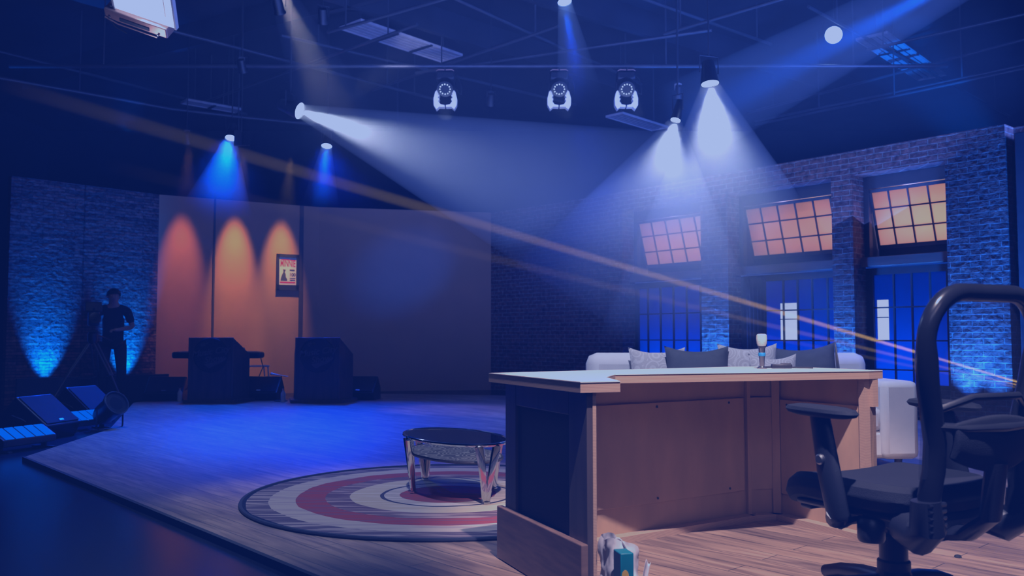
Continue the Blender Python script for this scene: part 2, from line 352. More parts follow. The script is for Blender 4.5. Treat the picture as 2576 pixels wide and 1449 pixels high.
def merge(a, b):
    me = bpy.data.meshes.new('x'); b.bm.to_mesh(me); b.bm.free(); a.bm.from_mesh(me); bpy.data.meshes.remove(me); return a

FLOOR = -.03
# ------------------------------------------------------------------ studio shell
def shell():
    struct('floor', MB().box((0, 8.5, FLOOR - .05), (26, 30, .1)), 'lowfloor')
    struct('ceiling', MB().box((0, 8.5, 6.35), (26, 30, .1)), 'ceil')
    struct('wall_far', MB().box((0, 22.45, 3.1), (26, .1, 6.4)), 'drape')
    struct('wall_near', MB().box((0, -5.45, 3.1), (26, .1, 6.4)), 'drape')
    struct('wall_outer_left', MB().box((-12.05, 8.5, 3.1), (.1, 28, 6.4)), 'drape')
    struct('wall_outer_right', MB().box((12.05, 8.5, 3.1), (.1, 28, 6.4)), 'drape')
    e0, e1 = ground(60, 1150), ground(790, 1449)
    d = (e1 - e0).normalized()
    far = e1 + d * 5.2
    poly = [(e0.x, e0.y), (far.x, far.y), (9.0, far.y - 1), (9.0, 7.0), (5.4, 9.3), (3.1, 12.2), (1.6, 14.1), (-3.4, 15.3), (-5.4, 14.0), (-5.55, 12.9), (-4.2, 9.2)]
    struct('trim_stage_deck', MB().prism(poly, FLOOR, 0), 'planks', smooth=False)
    mb = MB(); n = Vector((-d.y, d.x, 0)); n = n if n.x < 0 else -n
    a, b = e0 + n * .012, far + n * .012
    mb.hexa([(a - n * .024) + Vector((0, 0, FLOOR)), (b - n * .024) + Vector((0, 0, FLOOR)), b + Vector((0, 0, FLOOR)), a + Vector((0, 0, FLOOR)),
             (a - n * .024) + Vector((0, 0, .004)), (b - n * .024) + Vector((0, 0, .004)), b + Vector((0, 0, .004)), a + Vector((0, 0, .004))])
    struct('trim_stage_edge', mb, 'rubber', smooth=False)
shell()

WALLH = 3.34
def seg_frame(p, q):
    """matrix with origin p, x along p->q, y away from the camera, z up"""
    p = Vector((p[0], p[1], 0)); q = Vector((q[0], q[1], 0)); x = (q - p).normalized(); z = Vector((0, 0, 1)); y = z.cross(x)
    if y.dot((p + q) / 2) < 0: y = -y
    m = Matrix((x, y, z)).transposed().to_4x4(); m.translation = p
    return m, (q - p).length
def put(o, m): o.matrix_world = m; return o

# left brick flats, orange flats
PL0, PL1, PL2 = (-7.39, 12.8), (-5.89, 14.5), (-3.53, 15.9)
PL3, PL4 = (-.4, 16.6), (1.75, 14.35)
def flats():
    m, ln = seg_frame(PL0, PL1)
    h = ln * .47
    put(struct('wall_left', MB().box((h / 2 - .006, .06, (WALLH + FLOOR) / 2), (h - .012, .12, WALLH - FLOOR)), 'ledger'), m)
    put(struct('wall_left_second', MB().box(((h + ln) / 2, .06, (WALLH + FLOOR) / 2), (ln - h, .12, WALLH - FLOOR)), 'ledger'), m)
    put(struct('baseboard_left', MB().extr([(-.46, FLOOR), (-.42, FLOOR), (-.42, .37), (-.46, .37)], 0, ln), 'black'), m)
    m, ln = seg_frame(PL1, PL2)
    c1 = .90; c2 = 2.42
    put(struct('wall_back', MB().box((ln / 2, .06, (WALLH + FLOOR) / 2), (ln, .12, WALLH - FLOOR)), 'panel'), m)
    for i, c in enumerate((c1, c2)):
        put(struct('trim_%d' % (i + 1), MB().box((c, -.01, (WALLH + FLOOR) / 2), (.03 if i == 0 else .07, .02, WALLH - FLOOR)), 'batten'), m)
    m, ln = seg_frame(PL2, PL3)
    put(struct('wall_back_centre', MB().box((ln / 2, .06, (WALLH + FLOOR) / 2), (ln, .12, WALLH - FLOOR)), 'panel'), m)
    m, ln = seg_frame(PL3, PL4)
    put(struct('wall_back_right', MB().box((ln / 2, .06, (WALLH + FLOOR) / 2), (ln, .12, WALLH - FLOOR)), 'brick'), m)
flats()

# right brick wall with window bays
MR, _ = seg_frame((3.19, 12.5), (5.6, 9.56))
def sR(px):
    k = (px - CX) / F; return (k * 12.5 - 3.19) / (.634 + .773 * k)
REC = .30
def right_wall():
    z0, zt = FLOOR, WALLH
    bays = [(-2.2, -.599), (-.113, 1.532), (1.823, 2.994)]
    piers = [(-2.55, -2.2), (-.599, -.113), (1.532, 1.823), (2.994, 3.66)]
    for i, (a, b) in enumerate(piers):
        put(struct('wall_right_pier_%d' % (i + 1), MB().box(((a + b) / 2, .15, (3.03 + z0) / 2), (b - a, .30, 3.03 - z0)), 'brick'), MR)
    put(struct('wall_right_header', MB().box(((-2.55 + 3.66) / 2, .15, (3.03 + zt) / 2), (6.21, .30, zt - 3.03)), 'brick'), MR)
    put(struct('wall_right_return', MB().box((4.9, .40, (zt + z0) / 2), (2.48, .30, zt - z0)), 'brick'), MR)
    put(struct('trim_3', MB().box((3.84, .12, (zt - .12 + z0) / 2), (.16, .26, zt - .12 - z0)), 'pipe', bevel=.01), MR)
    k = 0
    for i, (a, b) in enumerate(bays):
        w = b - a; mid = (a + b) / 2
        # added white light box behind the bay, black masking boards, jamb lining, sill beam
        put(struct('trim_%d' % (4 + k), MB().box((mid, REC + .70, (3.3 + z0) / 2), (w + .24, .04, 3.3 - z0)).box((a - .11, REC + .35, 1.62), (.03, .7, 3.36)).box((b + .11, REC + .35, 1.62), (.03, .7, 3.36)).box((mid, REC + .35, 3.32), (w + .24, .74, .04))
                   .box((mid, REC + .35, 1.9), (w + .19, .7, .03)), 'wall_white', smooth=False), MR); k += 1
        put(struct('trim_%d' % (4 + k), MB().box((mid, REC + .27, 2.02), (w + .18, .02, .24)).hexa([(a + .03, REC + .04, 1.9), (a + .05, REC + .04, 1.9), (a + .05, REC + .30, 1.9), (a + .03, REC + .30, 1.9), (a + .03, REC + .04, 3.0), (a + .05, REC + .04, 3.0), (a + .05, REC + .30, 3.0), (a + .03, REC + .30, 3.0)])
                   .box((b + .05, REC + .17, 2.45), (.02, .26, 1.1)), 'fabric', smooth=False), MR); k += 1
        put(struct('trim_%d' % (4 + k), MB().box((mid, REC - .05, 1.92), (w, .14, .12)), 'beam', bevel=.006), MR); k += 1
        put(struct('trim_%d' % (4 + k), MB().box((mid, REC + .03, .14), (w, .10, .40)), 'brickdark'), MR); k += 1
        jb = MB().box((a + .035, REC + .02, 2.5), (.07, .08, 1.06)).box((b - .035, REC + .02, 2.5), (.07, .08, 1.06)).box((mid, REC + .02, 2.95), (w, .08, .16))
        put(struct('trim_%d' % (4 + k), jb, 'frame', bevel=.004), MR); k += 1
        # tilted upper sash, hinged along its top edge
        cols = (5, 5, 4)[i]; fw = (w - .14, 1.40, 1.0)[i]; x0 = a + .07; hh = .78
        W = put(struct('window_%d' % (2 * i + 1), MB().box((fw / 2, 0, -.02), (fw, .035, .04)).box((fw / 2, 0, -hh + .02), (fw, .035, .05)).box((.015, 0, -hh / 2), (.03, .035, hh)).box((fw - .015, 0, -hh / 2), (.03, .035, hh)), 'frame', smooth=False),
                MR @ Matrix.Translation((x0, REC, 2.86)) @ Matrix.Rotation(R(16), 4, 'X'))
        p = obj('pane', MB().box((fw / 2, 0, -hh / 2), (fw - .04, .006, hh - .05)), 'warmpane', W, smooth=False)
        mb = MB()
        for c in range(1, cols): mb.box((fw * c / cols, -.008, -hh / 2), (.018, .026, hh - .04))
        for r_ in range(1, 3): mb.box((fw / 2, -.008, -hh * r_ / 3), (fw - .04, .026, .018))
        obj('glazing_bar', mb, 'frame', W, smooth=False)
        # lower window
        zt2, zb2 = 1.83, .33; hl = zt2 - zb2
        W = put(struct('window_%d' % (2 * i + 2), MB().box((w / 2, 0, zt2 - .03), (w, .06, .09)).box((w / 2, 0, zb2 + .02), (w, .06, .05)).box((.03, 0, (zt2 + zb2) / 2), (.07 if i < 2 else .12, .06, hl)).box((w - .03, 0, (zt2 + zb2) / 2), (.06, .06, hl)), 'frame', smooth=False),
                MR @ Matrix.Translation((a, REC + .03, 0)))
        obj('pane', MB().box((w / 2, .01, (zt2 + zb2) / 2), (w - .08, .006, hl - .05)), 'bluepane', W, smooth=False)
        mb = MB()
        if i == 1: vx = [sR(q) - a - .21 for q in (1972, 2009, 2047, 2087)] + [1.48]
        elif i == 2: vx = [sR(q) - a - .21 for q in (2260, 2307, 2355)] + [1.02]
        else: vx = [w * t / 6 for t in range(1, 6)]
        for x in vx: mb.box((x, -.012, (zt2 + zb2) / 2), (.02, .03, hl - .06))
        for z in (1.335, .915, .55): mb.box((w / 2, -.012, z), (w - .1, .03, .018))
        obj('glazing_bar', mb, 'frame', W, smooth=False)
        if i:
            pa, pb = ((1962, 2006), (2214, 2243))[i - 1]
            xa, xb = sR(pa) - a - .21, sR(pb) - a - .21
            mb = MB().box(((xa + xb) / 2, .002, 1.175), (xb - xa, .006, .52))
            obj('pane_reflection', mb, 'window_white', W, smooth=False)  # glowing panel painted in as a softbox reflection on the glass
            obj('glazing_bar', MB().box(((xa + xb) / 2, -.012, 1.21), (xb - xa, .03, .012)), 'frame', W, smooth=False)
right_wall()

def curtain():
    mb = MB()
    def fn(u, v):
        return Vector((u * .42, .03 * math.sin(u * 2 * PI * 7) + .01 * math.sin(u * 31), .35 + v * 1.46))
    mb.grid(fn, 84, 6)
    o = obj('curtain', mb, 'curtain', solid=.004); put(o, MR @ Matrix.Translation((-.04, REC - .09, 0)))
    tag(o, 'dark pleated curtain gathered at the left side of the first window bay', 'curtain')
curtain()

# ------------------------------------------------------------------ rug, coffee table
RUGC = ground(1128, 1247)
def rug():
    t = thing('round_rug', 'round woven rug with red, cream and plum rings and a dark border', 'rug', (RUGC.x, RUGC.y, 0))
    obj('woven_field', MB().lathe([(0, .012), (.6, .012), (1.18, .012), (1.2, .008), (1.2, 0)], 96), 'rug', t)
    obj('border_binding', MB().tube([(1.20 * math.cos(a * 2 * PI / 96), 1.20 * math.sin(a * 2 * PI / 96), .009) for a in range(96)], .011, 8, closed=True), 'rugedge', t)
rug()
def coffee_table():
    t = thing('coffee_table', 'low oval coffee table with chrome strip legs standing on the round rug', 'table', (-.357, 5.43, .0125), R(117))
    def oval(k, z0, z1, a=.48, b=.262):
        n = 72; mb = MB(); P_ = [(k * a * math.cos(q * 2 * PI / n), k * b * math.sin(q * 2 * PI / n)) for q in range(n)]
        return mb.prism(P_, z0, z1)
    def ring(k, z, r, a=.48, b=.262):
        n = 72; return MB().tube([(k * a * math.cos(q * 2 * PI / n), k * b * math.sin(q * 2 * PI / n), z) for q in range(n)], r, 8, closed=True)
    obj('glass_top', oval(1.03, .325, .337), 'glass', t)
    obj('top_rim', ring(1.035, .331, .011), 'chrome', t)
    obj('shelf', oval(.93, .222, .236), 'hideshelf', t)
    obj('shelf_rim', ring(.935, .229, .009), 'stain', t)
    for ang, r0 in ((0, .475), (77, .25), (180, .46), (257, .25)):
        mb = MB()
        for da in (-1, 1):
            pts = []
            for i in range(9):
                f = i / 8
                d = Vector((math.cos(R(ang)), math.sin(R(ang)), 0)); sd = Vector((-d.y, d.x, 0))
                q = d * (r0 + .03 * f) + sd * da * (.010 + .045 * f ** 1.5)
                pts.append((q.x, q.y, .325 * f))
            mb.tube(pts, [.016 + .012 * f / 8 for f in range(9)], 8, flat=(1, .5))
        mb.lathe([(.024, 0), (.024, .010), (.016, .014), (0, .014)], 12, (r0 * math.cos(R(ang)), r0 * math.sin(R(ang)), 0))
        obj('leg', mb, 'chrome', t)
coffee_table()

# ------------------------------------------------------------------ host desk
DA, DB = ground(1283, 1405), ground(1491, 1530)
DC, DD, DE = ground(1880, 1306), ground(1958, 1302), ground(2196, 1360)
def xy(v): return Vector((v.x, v.y, 0))
def quadpanel(mb, a, b, z0, z1, th, off=0.0, ext=(0, 0)):
    """upright board from a to b, thickness th set to the far side"""
    a, b = xy(a), xy(b); d = (b - a).normalized(); n = Vector((-d.y, d.x, 0))
    a = a - d * ext[0]; b = b + d * ext[1]
    a0, b0 = a + n * off, b + n * off; a1, b1 = a + n * (off + th), b + n * (off + th)
    mb.hexa([(*a0.xy, z0), (*b0.xy, z0), (*b1.xy, z0), (*a1.xy, z0), (*a0.xy, z1), (*b0.xy, z1), (*b1.xy, z1), (*a1.xy, z1)]); return mb
def desk():
    t = thing('host_desk', 'large wooden host desk seen from its raw plywood inside, white top', 'desk')
    A, B, C, D, E = (xy(v) for v in (DA, DB, DC, DD, DE))
    dm = (C - A).normalized()
    TH, zt = .04, .755
    # raw inside panels
    obj('main_panel', quadpanel(MB(), A, C, .0, zt, TH, ext=(-.02, .02)), 'ply', t, smooth=False)
    obj('corner_panel', quadpanel(MB(), C, D, .0, zt, TH), 'ply', t, smooth=False)
    obj('wing_panel', quadpanel(MB(), D, E, .0, zt, TH, ext=(.02, .0)), 'ply', t, smooth=False)
    # applied inner boards and ribs
    A2 = A + dm * .06
    obj('inner_board', quadpanel(MB(), A2, C - dm * .03, .155, .635, .012, -.014), 'ply', t, smooth=False, bevel=.002)
    dd = (E - D).normalized()
    obj('inner_board', quadpanel(MB(), D + dd * .04, E - dd * .05, .135, .625, .014, -.016), 'ply', t, smooth=False, bevel=.002)
    dc = (D - C).normalized()
    obj('inner_board', quadpanel(MB(), C + dc * .015, D - dc * .02, .155, .635, .01, -.012), 'ply', t, smooth=False)
    obj('rib', quadpanel(MB(), C - dm * .008, C + dc * .012, .0, zt, .03, -.022), 'ply', t, smooth=False)
    obj('rib', quadpanel(MB(), D - dc * .02, D + dd * .03, .0, zt, .03, -.024), 'ply', t, smooth=False)
    obj('end_post', quadpanel(MB(), E - dd * .035, E, .0, zt, .075, -.035), 'plyedge', t, smooth=False)
    # foot rails
    obj('foot_rail', quadpanel(MB(), A2, C, 0, .03, .06, -.06), 'plyedge', t, smooth=False)
    obj('foot_rail', quadpanel(MB(), C, D, 0, .03, .06, -.06), 'plyedge', t, smooth=False)
    obj('foot_rail', quadpanel(MB(), D, E, 0, .03, .06, -.06), 'plyedge', t, smooth=False)
    def screw(p, n, z): obj('screw', MB().lathe([(.006, 0), (.006, .003), (0, .003)], 8, (p.x + n.x, p.y + n.y, z), axis=(n.x, n.y, 0)), 'black', t)
    for s_ in (.12, .55, .9):
        for z in (.175, .615): screw(A2 + (C - A2) * s_, Vector((dm.y, -dm.x, 0)) * .0145, z)
    for s_ in (.15, .85):
        for z in (.16, .6): screw(D + (E - D) * s_, Vector((dd.y, -dd.x, 0)) * .017, z)
    # end panel facing the audience: dark frame with black fabric, walnut plinth
    db = (B - A).normalized(); nb = Vector((-db.y, db.x, 0)); nb = nb if nb.x < 0 else -nb      # outward
    def ep(mb, s0, s1, z0, z1, o0, o1):
        a, b = A + db * s0, A + db * s1
        P_ = [a + nb * o0, b + nb * o0, b + nb * o1, a + nb * o1]
        mb.hexa([(p.x, p.y, z0) for p in P_] + [(p.x, p.y, z1) for p in P_]); return mb
    Lw = (B - A).length
    obj('end_core', ep(MB(), 0, Lw, 0, zt, -.012, 0), 'ply', t, smooth=False)
    obj('end_frame', ep(ep(ep(MB(), 0, .115, .0, zt, 0, .022), Lw - .14, Lw + .005, .0, zt, 0, .022), .115, Lw - .14, zt - .09, zt, 0, .022), 'stain', t, smooth=False, bevel=.003)
    obj('fabric_inset', ep(MB(), .115, Lw - .14, .12, zt - .09, 0, .010), 'fabric', t, smooth=False)
    pl = ep(MB(), -.03, Lw + .012, .004, .225, .022, .05)
    obj('plinth', pl, 'walnut', t, smooth=False, bevel=.004)
    obj('end_strip', ep(MB(), Lw, Lw + .008, 0, zt, -.014, .0), 'plyedge', t, smooth=False)
    # worktop, following the plan of the panels, with plywood edge
    o = .05
    nm = Vector((-dm.y, dm.x, 0)); nd = Vector((-dd.y, dd.x, 0))
    poly = [B + db * .03 + nb * .06, A + nb * .06 + nm * .07, C + nm * .08, D + nd * .08 + Vector((.0, .05, 0)), E + dd * .02 + nd * .07, E + dd * .025 - nd * .03,
            Vector((1.52, 4.085, 0)), Vector((.44, 3.735, 0)), Vector((.37, 3.45, 0)), B + db * .03 - nb * .10]
    pl2 = [(p.x, p.y) for p in poly]
    obj('worktop', MB().prism(pl2, zt + .002, zt + .038), 'plyedge', t, smooth=False)
    inn = [(p.x * .999, p.y * .999) for p in poly]
    obj('laminate_sheet', MB().prism(inn, zt + .038, zt + .041), 'laminate', t, smooth=False)
    n = Vector((dd.y, -dd.x, 0))
    obj('corner_block', quadpanel(MB(), E - dd * .01, E + dd * .02, zt - .13, zt + .002, .035, .0), 'plyedge', t, smooth=False)
    return zt + .041
DTOP = desk()

def desk_items():
    p = at(1917, 921, 4.42); p.z = DTOP
    t = thing('microphone', 'silver grey microphone with a pale foam head standing upright on the desk', 'microphone', p)
    obj('body', MB().lathe([(.024, 0), (.024, .006), (.012, .012), (.014, .05), (.017, .108), (.012, .112)], 20), 'steel', t)
    obj('band', MB().lathe([(.0165, .062), (.0178, .064), (.0178, .078), (.0165, .080)], 20), 'bluetape', t)
    obj('collar', MB().lathe([(.018, .103), (.020, .107), (.020, .113), (.0, .114)], 20), 'black', t)
    obj('foam_head', MB().lathe([(.0, .111), (.020, .113), (.025, .125), (.027, .15), (.025, .168), (.018, .174), (0, .175)], 24), 'foam', t)
    p = at(1966, 922, 4.45); p.z = DTOP
    t = thing('transmitter_pack', 'flat black transmitter pack with its cable lying on the desk', 'transmitter', p, R(-12))
    obj('case', MB().box((0, 0, .011), (.10, .06, .02)), 'blackplastic', t, bevel=.004)
    obj('cable', MB().tube([(-.05, 0, .006), (-.075, -.02, .005), (-.105, -.015, .005), (-.085, .02, .005), (-.05, .03, .006)], .0035, 6), 'rubber', t)
    obj('cable', MB().tube([(.05, 0, .006), (.08, -.012, .005), (.12, -.01, .005), (.15, -.016, .004)], .004, 6), 'rubber', t)
    obj('clip', MB().box((.02, 0, .024), (.05, .018, .004)).box((.042, 0, .022), (.006, .018, .006)), 'steel', t)
desk_items()

# ------------------------------------------------------------------ bag and carton by the desk, floor scraps
def bag_and_box():
    c = Vector((.374, 3.10, 0))
    t = thing('small_carton', 'teal carton with a yellow printed oval standing against the plastic bag by the desk end', 'carton', (.372, 2.965, .0), R(14))
    obj('carton_body', MB().box((0, 0, .12), (.046, .07, .24)), 'teal', t, bevel=.003)
    mb = MB().lathe([(.0, 0), (.0125, 0), (.0125, .0015), (0, .0015)], 28); mb.rot(Matrix.Translation((-.008, -.0353, .165)) @ Matrix.Scale(1.7, 4, (0, 0, 1)) @ Matrix.Rotation(R(90), 4, 'X'))
    obj('yellow_print', mb, 'yellow', t)
    mb = text_mb('72', .013, .0006); mb.rot(Matrix.Translation((-.008, -.0374, .158)) @ UP)
    obj('printed_number', mb, 'blueink', t, smooth=False)
    b = thing('plastic_bag', 'crumpled translucent white plastic bag on the floor by the desk end', 'bag', c)
    def fn(u, v):
        a = u * 2 * PI; q = Vector((math.cos(a), math.sin(a), 0))
        r = .060 + .008 * math.sin(v * PI) + .022 * noise.noise(q * 1.3 + Vector((0, 0, v * 2.5 + 5))) + .006 * noise.noise(q * 5 + Vector((0, 0, v * 9)))
        z = v * (.25 + .03 * noise.noise(q * .9 + Vector((3, 0, 0))) - .045 * max(0, math.cos(a - .2)))
        if v < .12: r *= .6 + 3.3 * v
        return Vector((r * math.cos(a), r * math.sin(a), max(z, .002)))
    mb = MB(); mb.grid(fn, 72, 30, wrap=True)
    obj('bag_skin', mb, 'bag', b, ang=80)
    mb = MB()
    def fn2(u, v):
        return Vector((.01 + .045 * (u - .5) + .01 * math.sin(v * 5), -.045 + .03 * v * math.sin(u * 4 + 1),   .19 + v * .07 - .03 * (u - .4) ** 2 * 4))
    mb.grid(fn2, 16, 16); obj('tied_handle', mb, 'bag', b, solid=.001, ang=80)
    mb = MB()
    def fn3(u, v): return Vector((.078 + .022 * u + .006 * math.sin(v * 7), -.06 + .03 * math.sin(u * 2.2), .005 + v * (.175 + .01 * math.sin(u * 6))))
    mb.grid(fn3, 10, 16); obj('loose_flap', mb, 'bag', b, solid=.001, ang=80)
    p = ground(2205, 1362)
    tag(put(obj('paper_scrap', MB().prism([(-.05, -.015), (.04, -.03), (.06, .0), (-.02, .02)], .001, .003), 'paper', smooth=False), Matrix.Translation(p)), 'small white scrap of paper on the floor at the desk corner', 'paper')
    p = ground(2410, 1402)
    mb = MB().lathe([(0, .0), (.016, .002), (.013, .009), (0, .013)], 7)
    tag(put(obj('debris', mb, 'rubber'), Matrix.Translation(p)), 'tiny black scrap on the floorboards right of the office chair column', 'debris')
bag_and_box()

# ------------------------------------------------------------------ office chair
def office_chair():
    c = Vector((1.203, 2.80, 0)); rz = R(27)         # local +y is the way the chair faces
    t = thing('office_chair', 'black mesh back office chair with armrests behind the desk', 'chair', c, rz)
    # five star base
    for k in range(5):
        a = R(72 * k + 9)
        d = Vector((math.cos(a), math.sin(a), 0))
        mb = MB(); pts = [d * .03 + Vector((0, 0, .18)), d * .14 + Vector((0, 0, .176)), d * .25 + Vector((0, 0, .160)), d * .335 + Vector((0, 0, .135))]
        mb.tube(pts, [.042, .036, .03, .026], 12, flat=(.75, .8))
        L = obj('base_leg', mb, 'blackplastic', t)
        w = d * .315; s = Vector((-d.y, d.x, 0))
        mb = MB()
        for q in (-.017, .017):
            mb.lathe([(.0, -.012), (.038, -.012), (.045, -.007), (.045, .007), (.038, .012), (0, .012)], 20, (w.x + s.x * q, w.y + s.y * q, .045), axis=s)
        mb.tube([w + Vector((0, 0, .06)), w + Vector((0, 0, .14))], .013, 10)
        obj('caster', mb, 'gloss', L)
    obj('hub', MB().lathe([(.0, .13), (.05, .13), (.058, .15), (.058, .20), (.048, .22), (.046, .23), (0, .23)], 24), 'blackplastic', t)
    obj('gas_column', MB().lathe([(.043, .2), (.043, .33), (.036, .335), (.024, .336), (.024, .42), (0, .42)], 24), 'blackplastic', t)
    obj('column_collar', MB().lathe([(.047, .222), (.05, .226), (.05, .25), (.045, .255)], 24), 'black', t)
    mb = MB().box((0, .02, .395), (.20, .30, .06)).box((0, -.13, .39), (.15, .14, .08)).box((-.16, .02, .385), (.12, .035, .02))
    mb.cyl((-.11, -.17, .40), (.11, -.17, .40), .05, n=20)
    obj('tilt_mechanism', mb, 'blackplastic', t, bevel=.012)
    obj('tilt_lever', MB().tube([(-.09, -.02, .40), (-.2, -.02, .395), (-.255, -.02, .39)], [.009, .009, .016], 10).lathe([(0, 0), (.035, 0), (.04, .01), (.04, .055), (.03, .07), (0, .07)], 18, (-.19, -.08, .345)), 'blackplastic', t)
    # seat: rounded cushion with waterfall front
    def seat(u, v):
        a = u * 2 * PI; n = 4.5
        ca, sa = math.cos(a), math.sin(a)
        r = (abs(ca) ** n + abs(sa) ** n) ** (-1 / n)
        f = math.sin(min(v, 1) * PI / 2) if v < .5 else 1
        prof = [(0, -.0), (.82, .0), (.96, .012), (1.0, .04), (.98, .068), (.9, .085), (.6, .082), (.0, .078)]
        x = v * (len(prof) - 1); i = min(int(x), len(prof) - 2); k = x - i
        pr = prof[i][0] * (1 - k) + prof[i + 1][0] * k; pz = prof[i][1] * (1 - k) + prof[i + 1][1] * k
        y = pr * r * sa * .255
        z = .43 + pz - (.055 * max(0, (y - .12) / .135) ** 2) + .012 * abs(pr * r * ca) ** 2
        return Vector((pr * r * ca * .252, y + .02, z))
    mb = MB(); mb.grid(seat, 64, 28, wrap=True)
    obj('seat', mb, 'blacksoft', t, weld=True)
    obj('seat_pan', MB().box((0, .01, .425), (.40, .40, .022)).box((0, .23, .40), (.28, .05, .03)), 'blackplastic', t, bevel=.008)
    # back: tubular loop with net, lumbar pad and bow
    yb = -.285
    def lean(z): return yb - .10 * max(0, (z - .45)) ** 1.3 - .0
    loop = []
    hw, zt, rr = .242, 1.078, .135
    def hwz(z): return hw - .062 * math.exp(-((z - .62) / .18) ** 2) - (.03 if z < .5 else 0)
    for z in [.41, .45, .51, .58, .66, .74, .82, .89]: loop.append((-hwz(z), lean(z), z))
    for k in range(0, 9):
        a = PI - k / 8 * PI / 2; loop.append((-hw + rr + rr * math.cos(a), lean(zt - rr + rr * math.sin(a)), zt - rr + rr * math.sin(a)))
    half = loop[:]
    loop = half + [(-x, y, z) for x, y, z in reversed(half)]
    rad = [.036 if p[2] < .45 else .031 if p[2] < .9 else .026 for p in loop]
    obj('back_frame', MB().tube(loop, rad, 14), 'gloss', t)
    def net(u, v):
        z = .56 + v * (zt - .02 - .56); w = hw
        if z > zt - rr: w = hw - rr + math.sqrt(max(0, rr * rr - (z - zt + rr) ** 2))
        x = (u * 2 - 1) * w
        return Vector((x, lean(z) - .028 * (1 - (x / hw) ** 2) * 1.0 + .002, z))
    mb = MB(); mb.grid(net, 20, 24); obj('mesh_back', mb, 'net', t)
    # lumbar assembly
    def lum(u, v):
        x = (u * 2 - 1) * .165; z0, z1 = .575 + .03 * (x / .2) ** 2 * 2, .735 - .035 * (x / .2) ** 2
        z = z0 + (z1 - z0) * v
        return Vector((x, lean(z) - .055 - .012 * math.sin(v * PI) + .03 * (x / .2) ** 2, z))
    mb = MB(); mb.grid(lum, 24, 12); obj('lumbar_pad', mb, 'blacksoft', t, solid=.026, sub=1)
    obj('lumbar_bar', MB().tube([(-.19, lean(.70) - .012, .705), (-.13, lean(.70) - .05, .70), (0, lean(.7) - .075, .70), (.13, lean(.70) - .05, .70), (.19, lean(.70) - .012, .705)], .021, 12, flat=(1.0, .6))
        .tube([(-.19, lean(.74) - .01, .75), (-.1, lean(.77) - .05, .785), (.1, lean(.77) - .05, .785), (.19, lean(.74) - .01, .75)], .011, 10), 'blackplastic', t)
    obj('back_stem', MB().tube([(0, -.16, .37), (0, -.26, .385), (0, -.33, .44), (0, lean(.6) - .06, .60)], [.05, .045, .04, .04], 12, flat=(1.1, .5)), 'blackplastic', t)
    mb = MB().tube([(-.17, -.18, .41), (-.19, -.25, .395), (-.205, yb, .42), (-.21, yb, .50)], [.05, .054, .048, .040], 12).tube([(.17, -.18, .41), (.19, -.25, .395), (.205, yb, .42), (.21, yb, .50)], [.05, .054, .048, .040], 12).tube([(-.17, -.18, .41), (.17, -.18, .41)], .045, 12)
    for k in range(5):
        for sx in (-1, 1): mb.tube([(sx * .205 - .034, yb - .03, .42 + k * .018), (sx * .205 + .034, yb - .03, .42 + k * .018)], .007, 6)
    obj('back_bracket', mb, 'blackplastic', t)
    # armrests
    for sx in (-1, 1):
        mb = MB().tube([(sx * .20, .02, .395), (sx * .27, -.02, .41), (sx * .282, -.035, .43)], [.03, .03, .03], 12)
        mb.tube([(sx * .286, -.05, .405), (sx * .286, -.045, .42), (sx * .284, -.01, .55), (sx * .281, .025, .715)], [.03, .040, .042, .036], 14, flat=(1, .55))
        a = obj('armrest_post', mb, 'blackplastic', t)
        obj('adjuster_button', MB().lathe([(0, .0), (.014, 0), (.016, -.003), (.016, .006), (.012, .010), (0, .011)], 16, (sx * .306, .0, .585), axis=(sx, 0, 0)), 'steel', a)
        def pad(u, v):
            aa = u * 2 * PI; n = 2.6
            ca, sa = math.cos(aa), math.sin(aa); r = (abs(ca) ** n + abs(sa) ** n) ** (-1 / n)
            prof = [(0, -.014), (.7, -.014), (.93, -.008), (1, .002), (.93, .012), (.7, .018), (0, .02)]
            x = v * (len(prof) - 1); i = min(int(x), len(prof) - 2); k = x - i
            pr = prof[i][0] * (1 - k) + prof[i + 1][0] * k; pz = prof[i][1] * (1 - k) + prof[i + 1][1] * k
            y = pr * r * sa * .135
            return Vector((sx * .280 + pr * r * ca * .045, y + .02, .725 + pz + .02 * y))
        mb = MB(); mb.grid(pad, 40, 18, wrap=True)
        obj('armrest_pad', mb, 'blacksoft', t, weld=True)
office_chair()

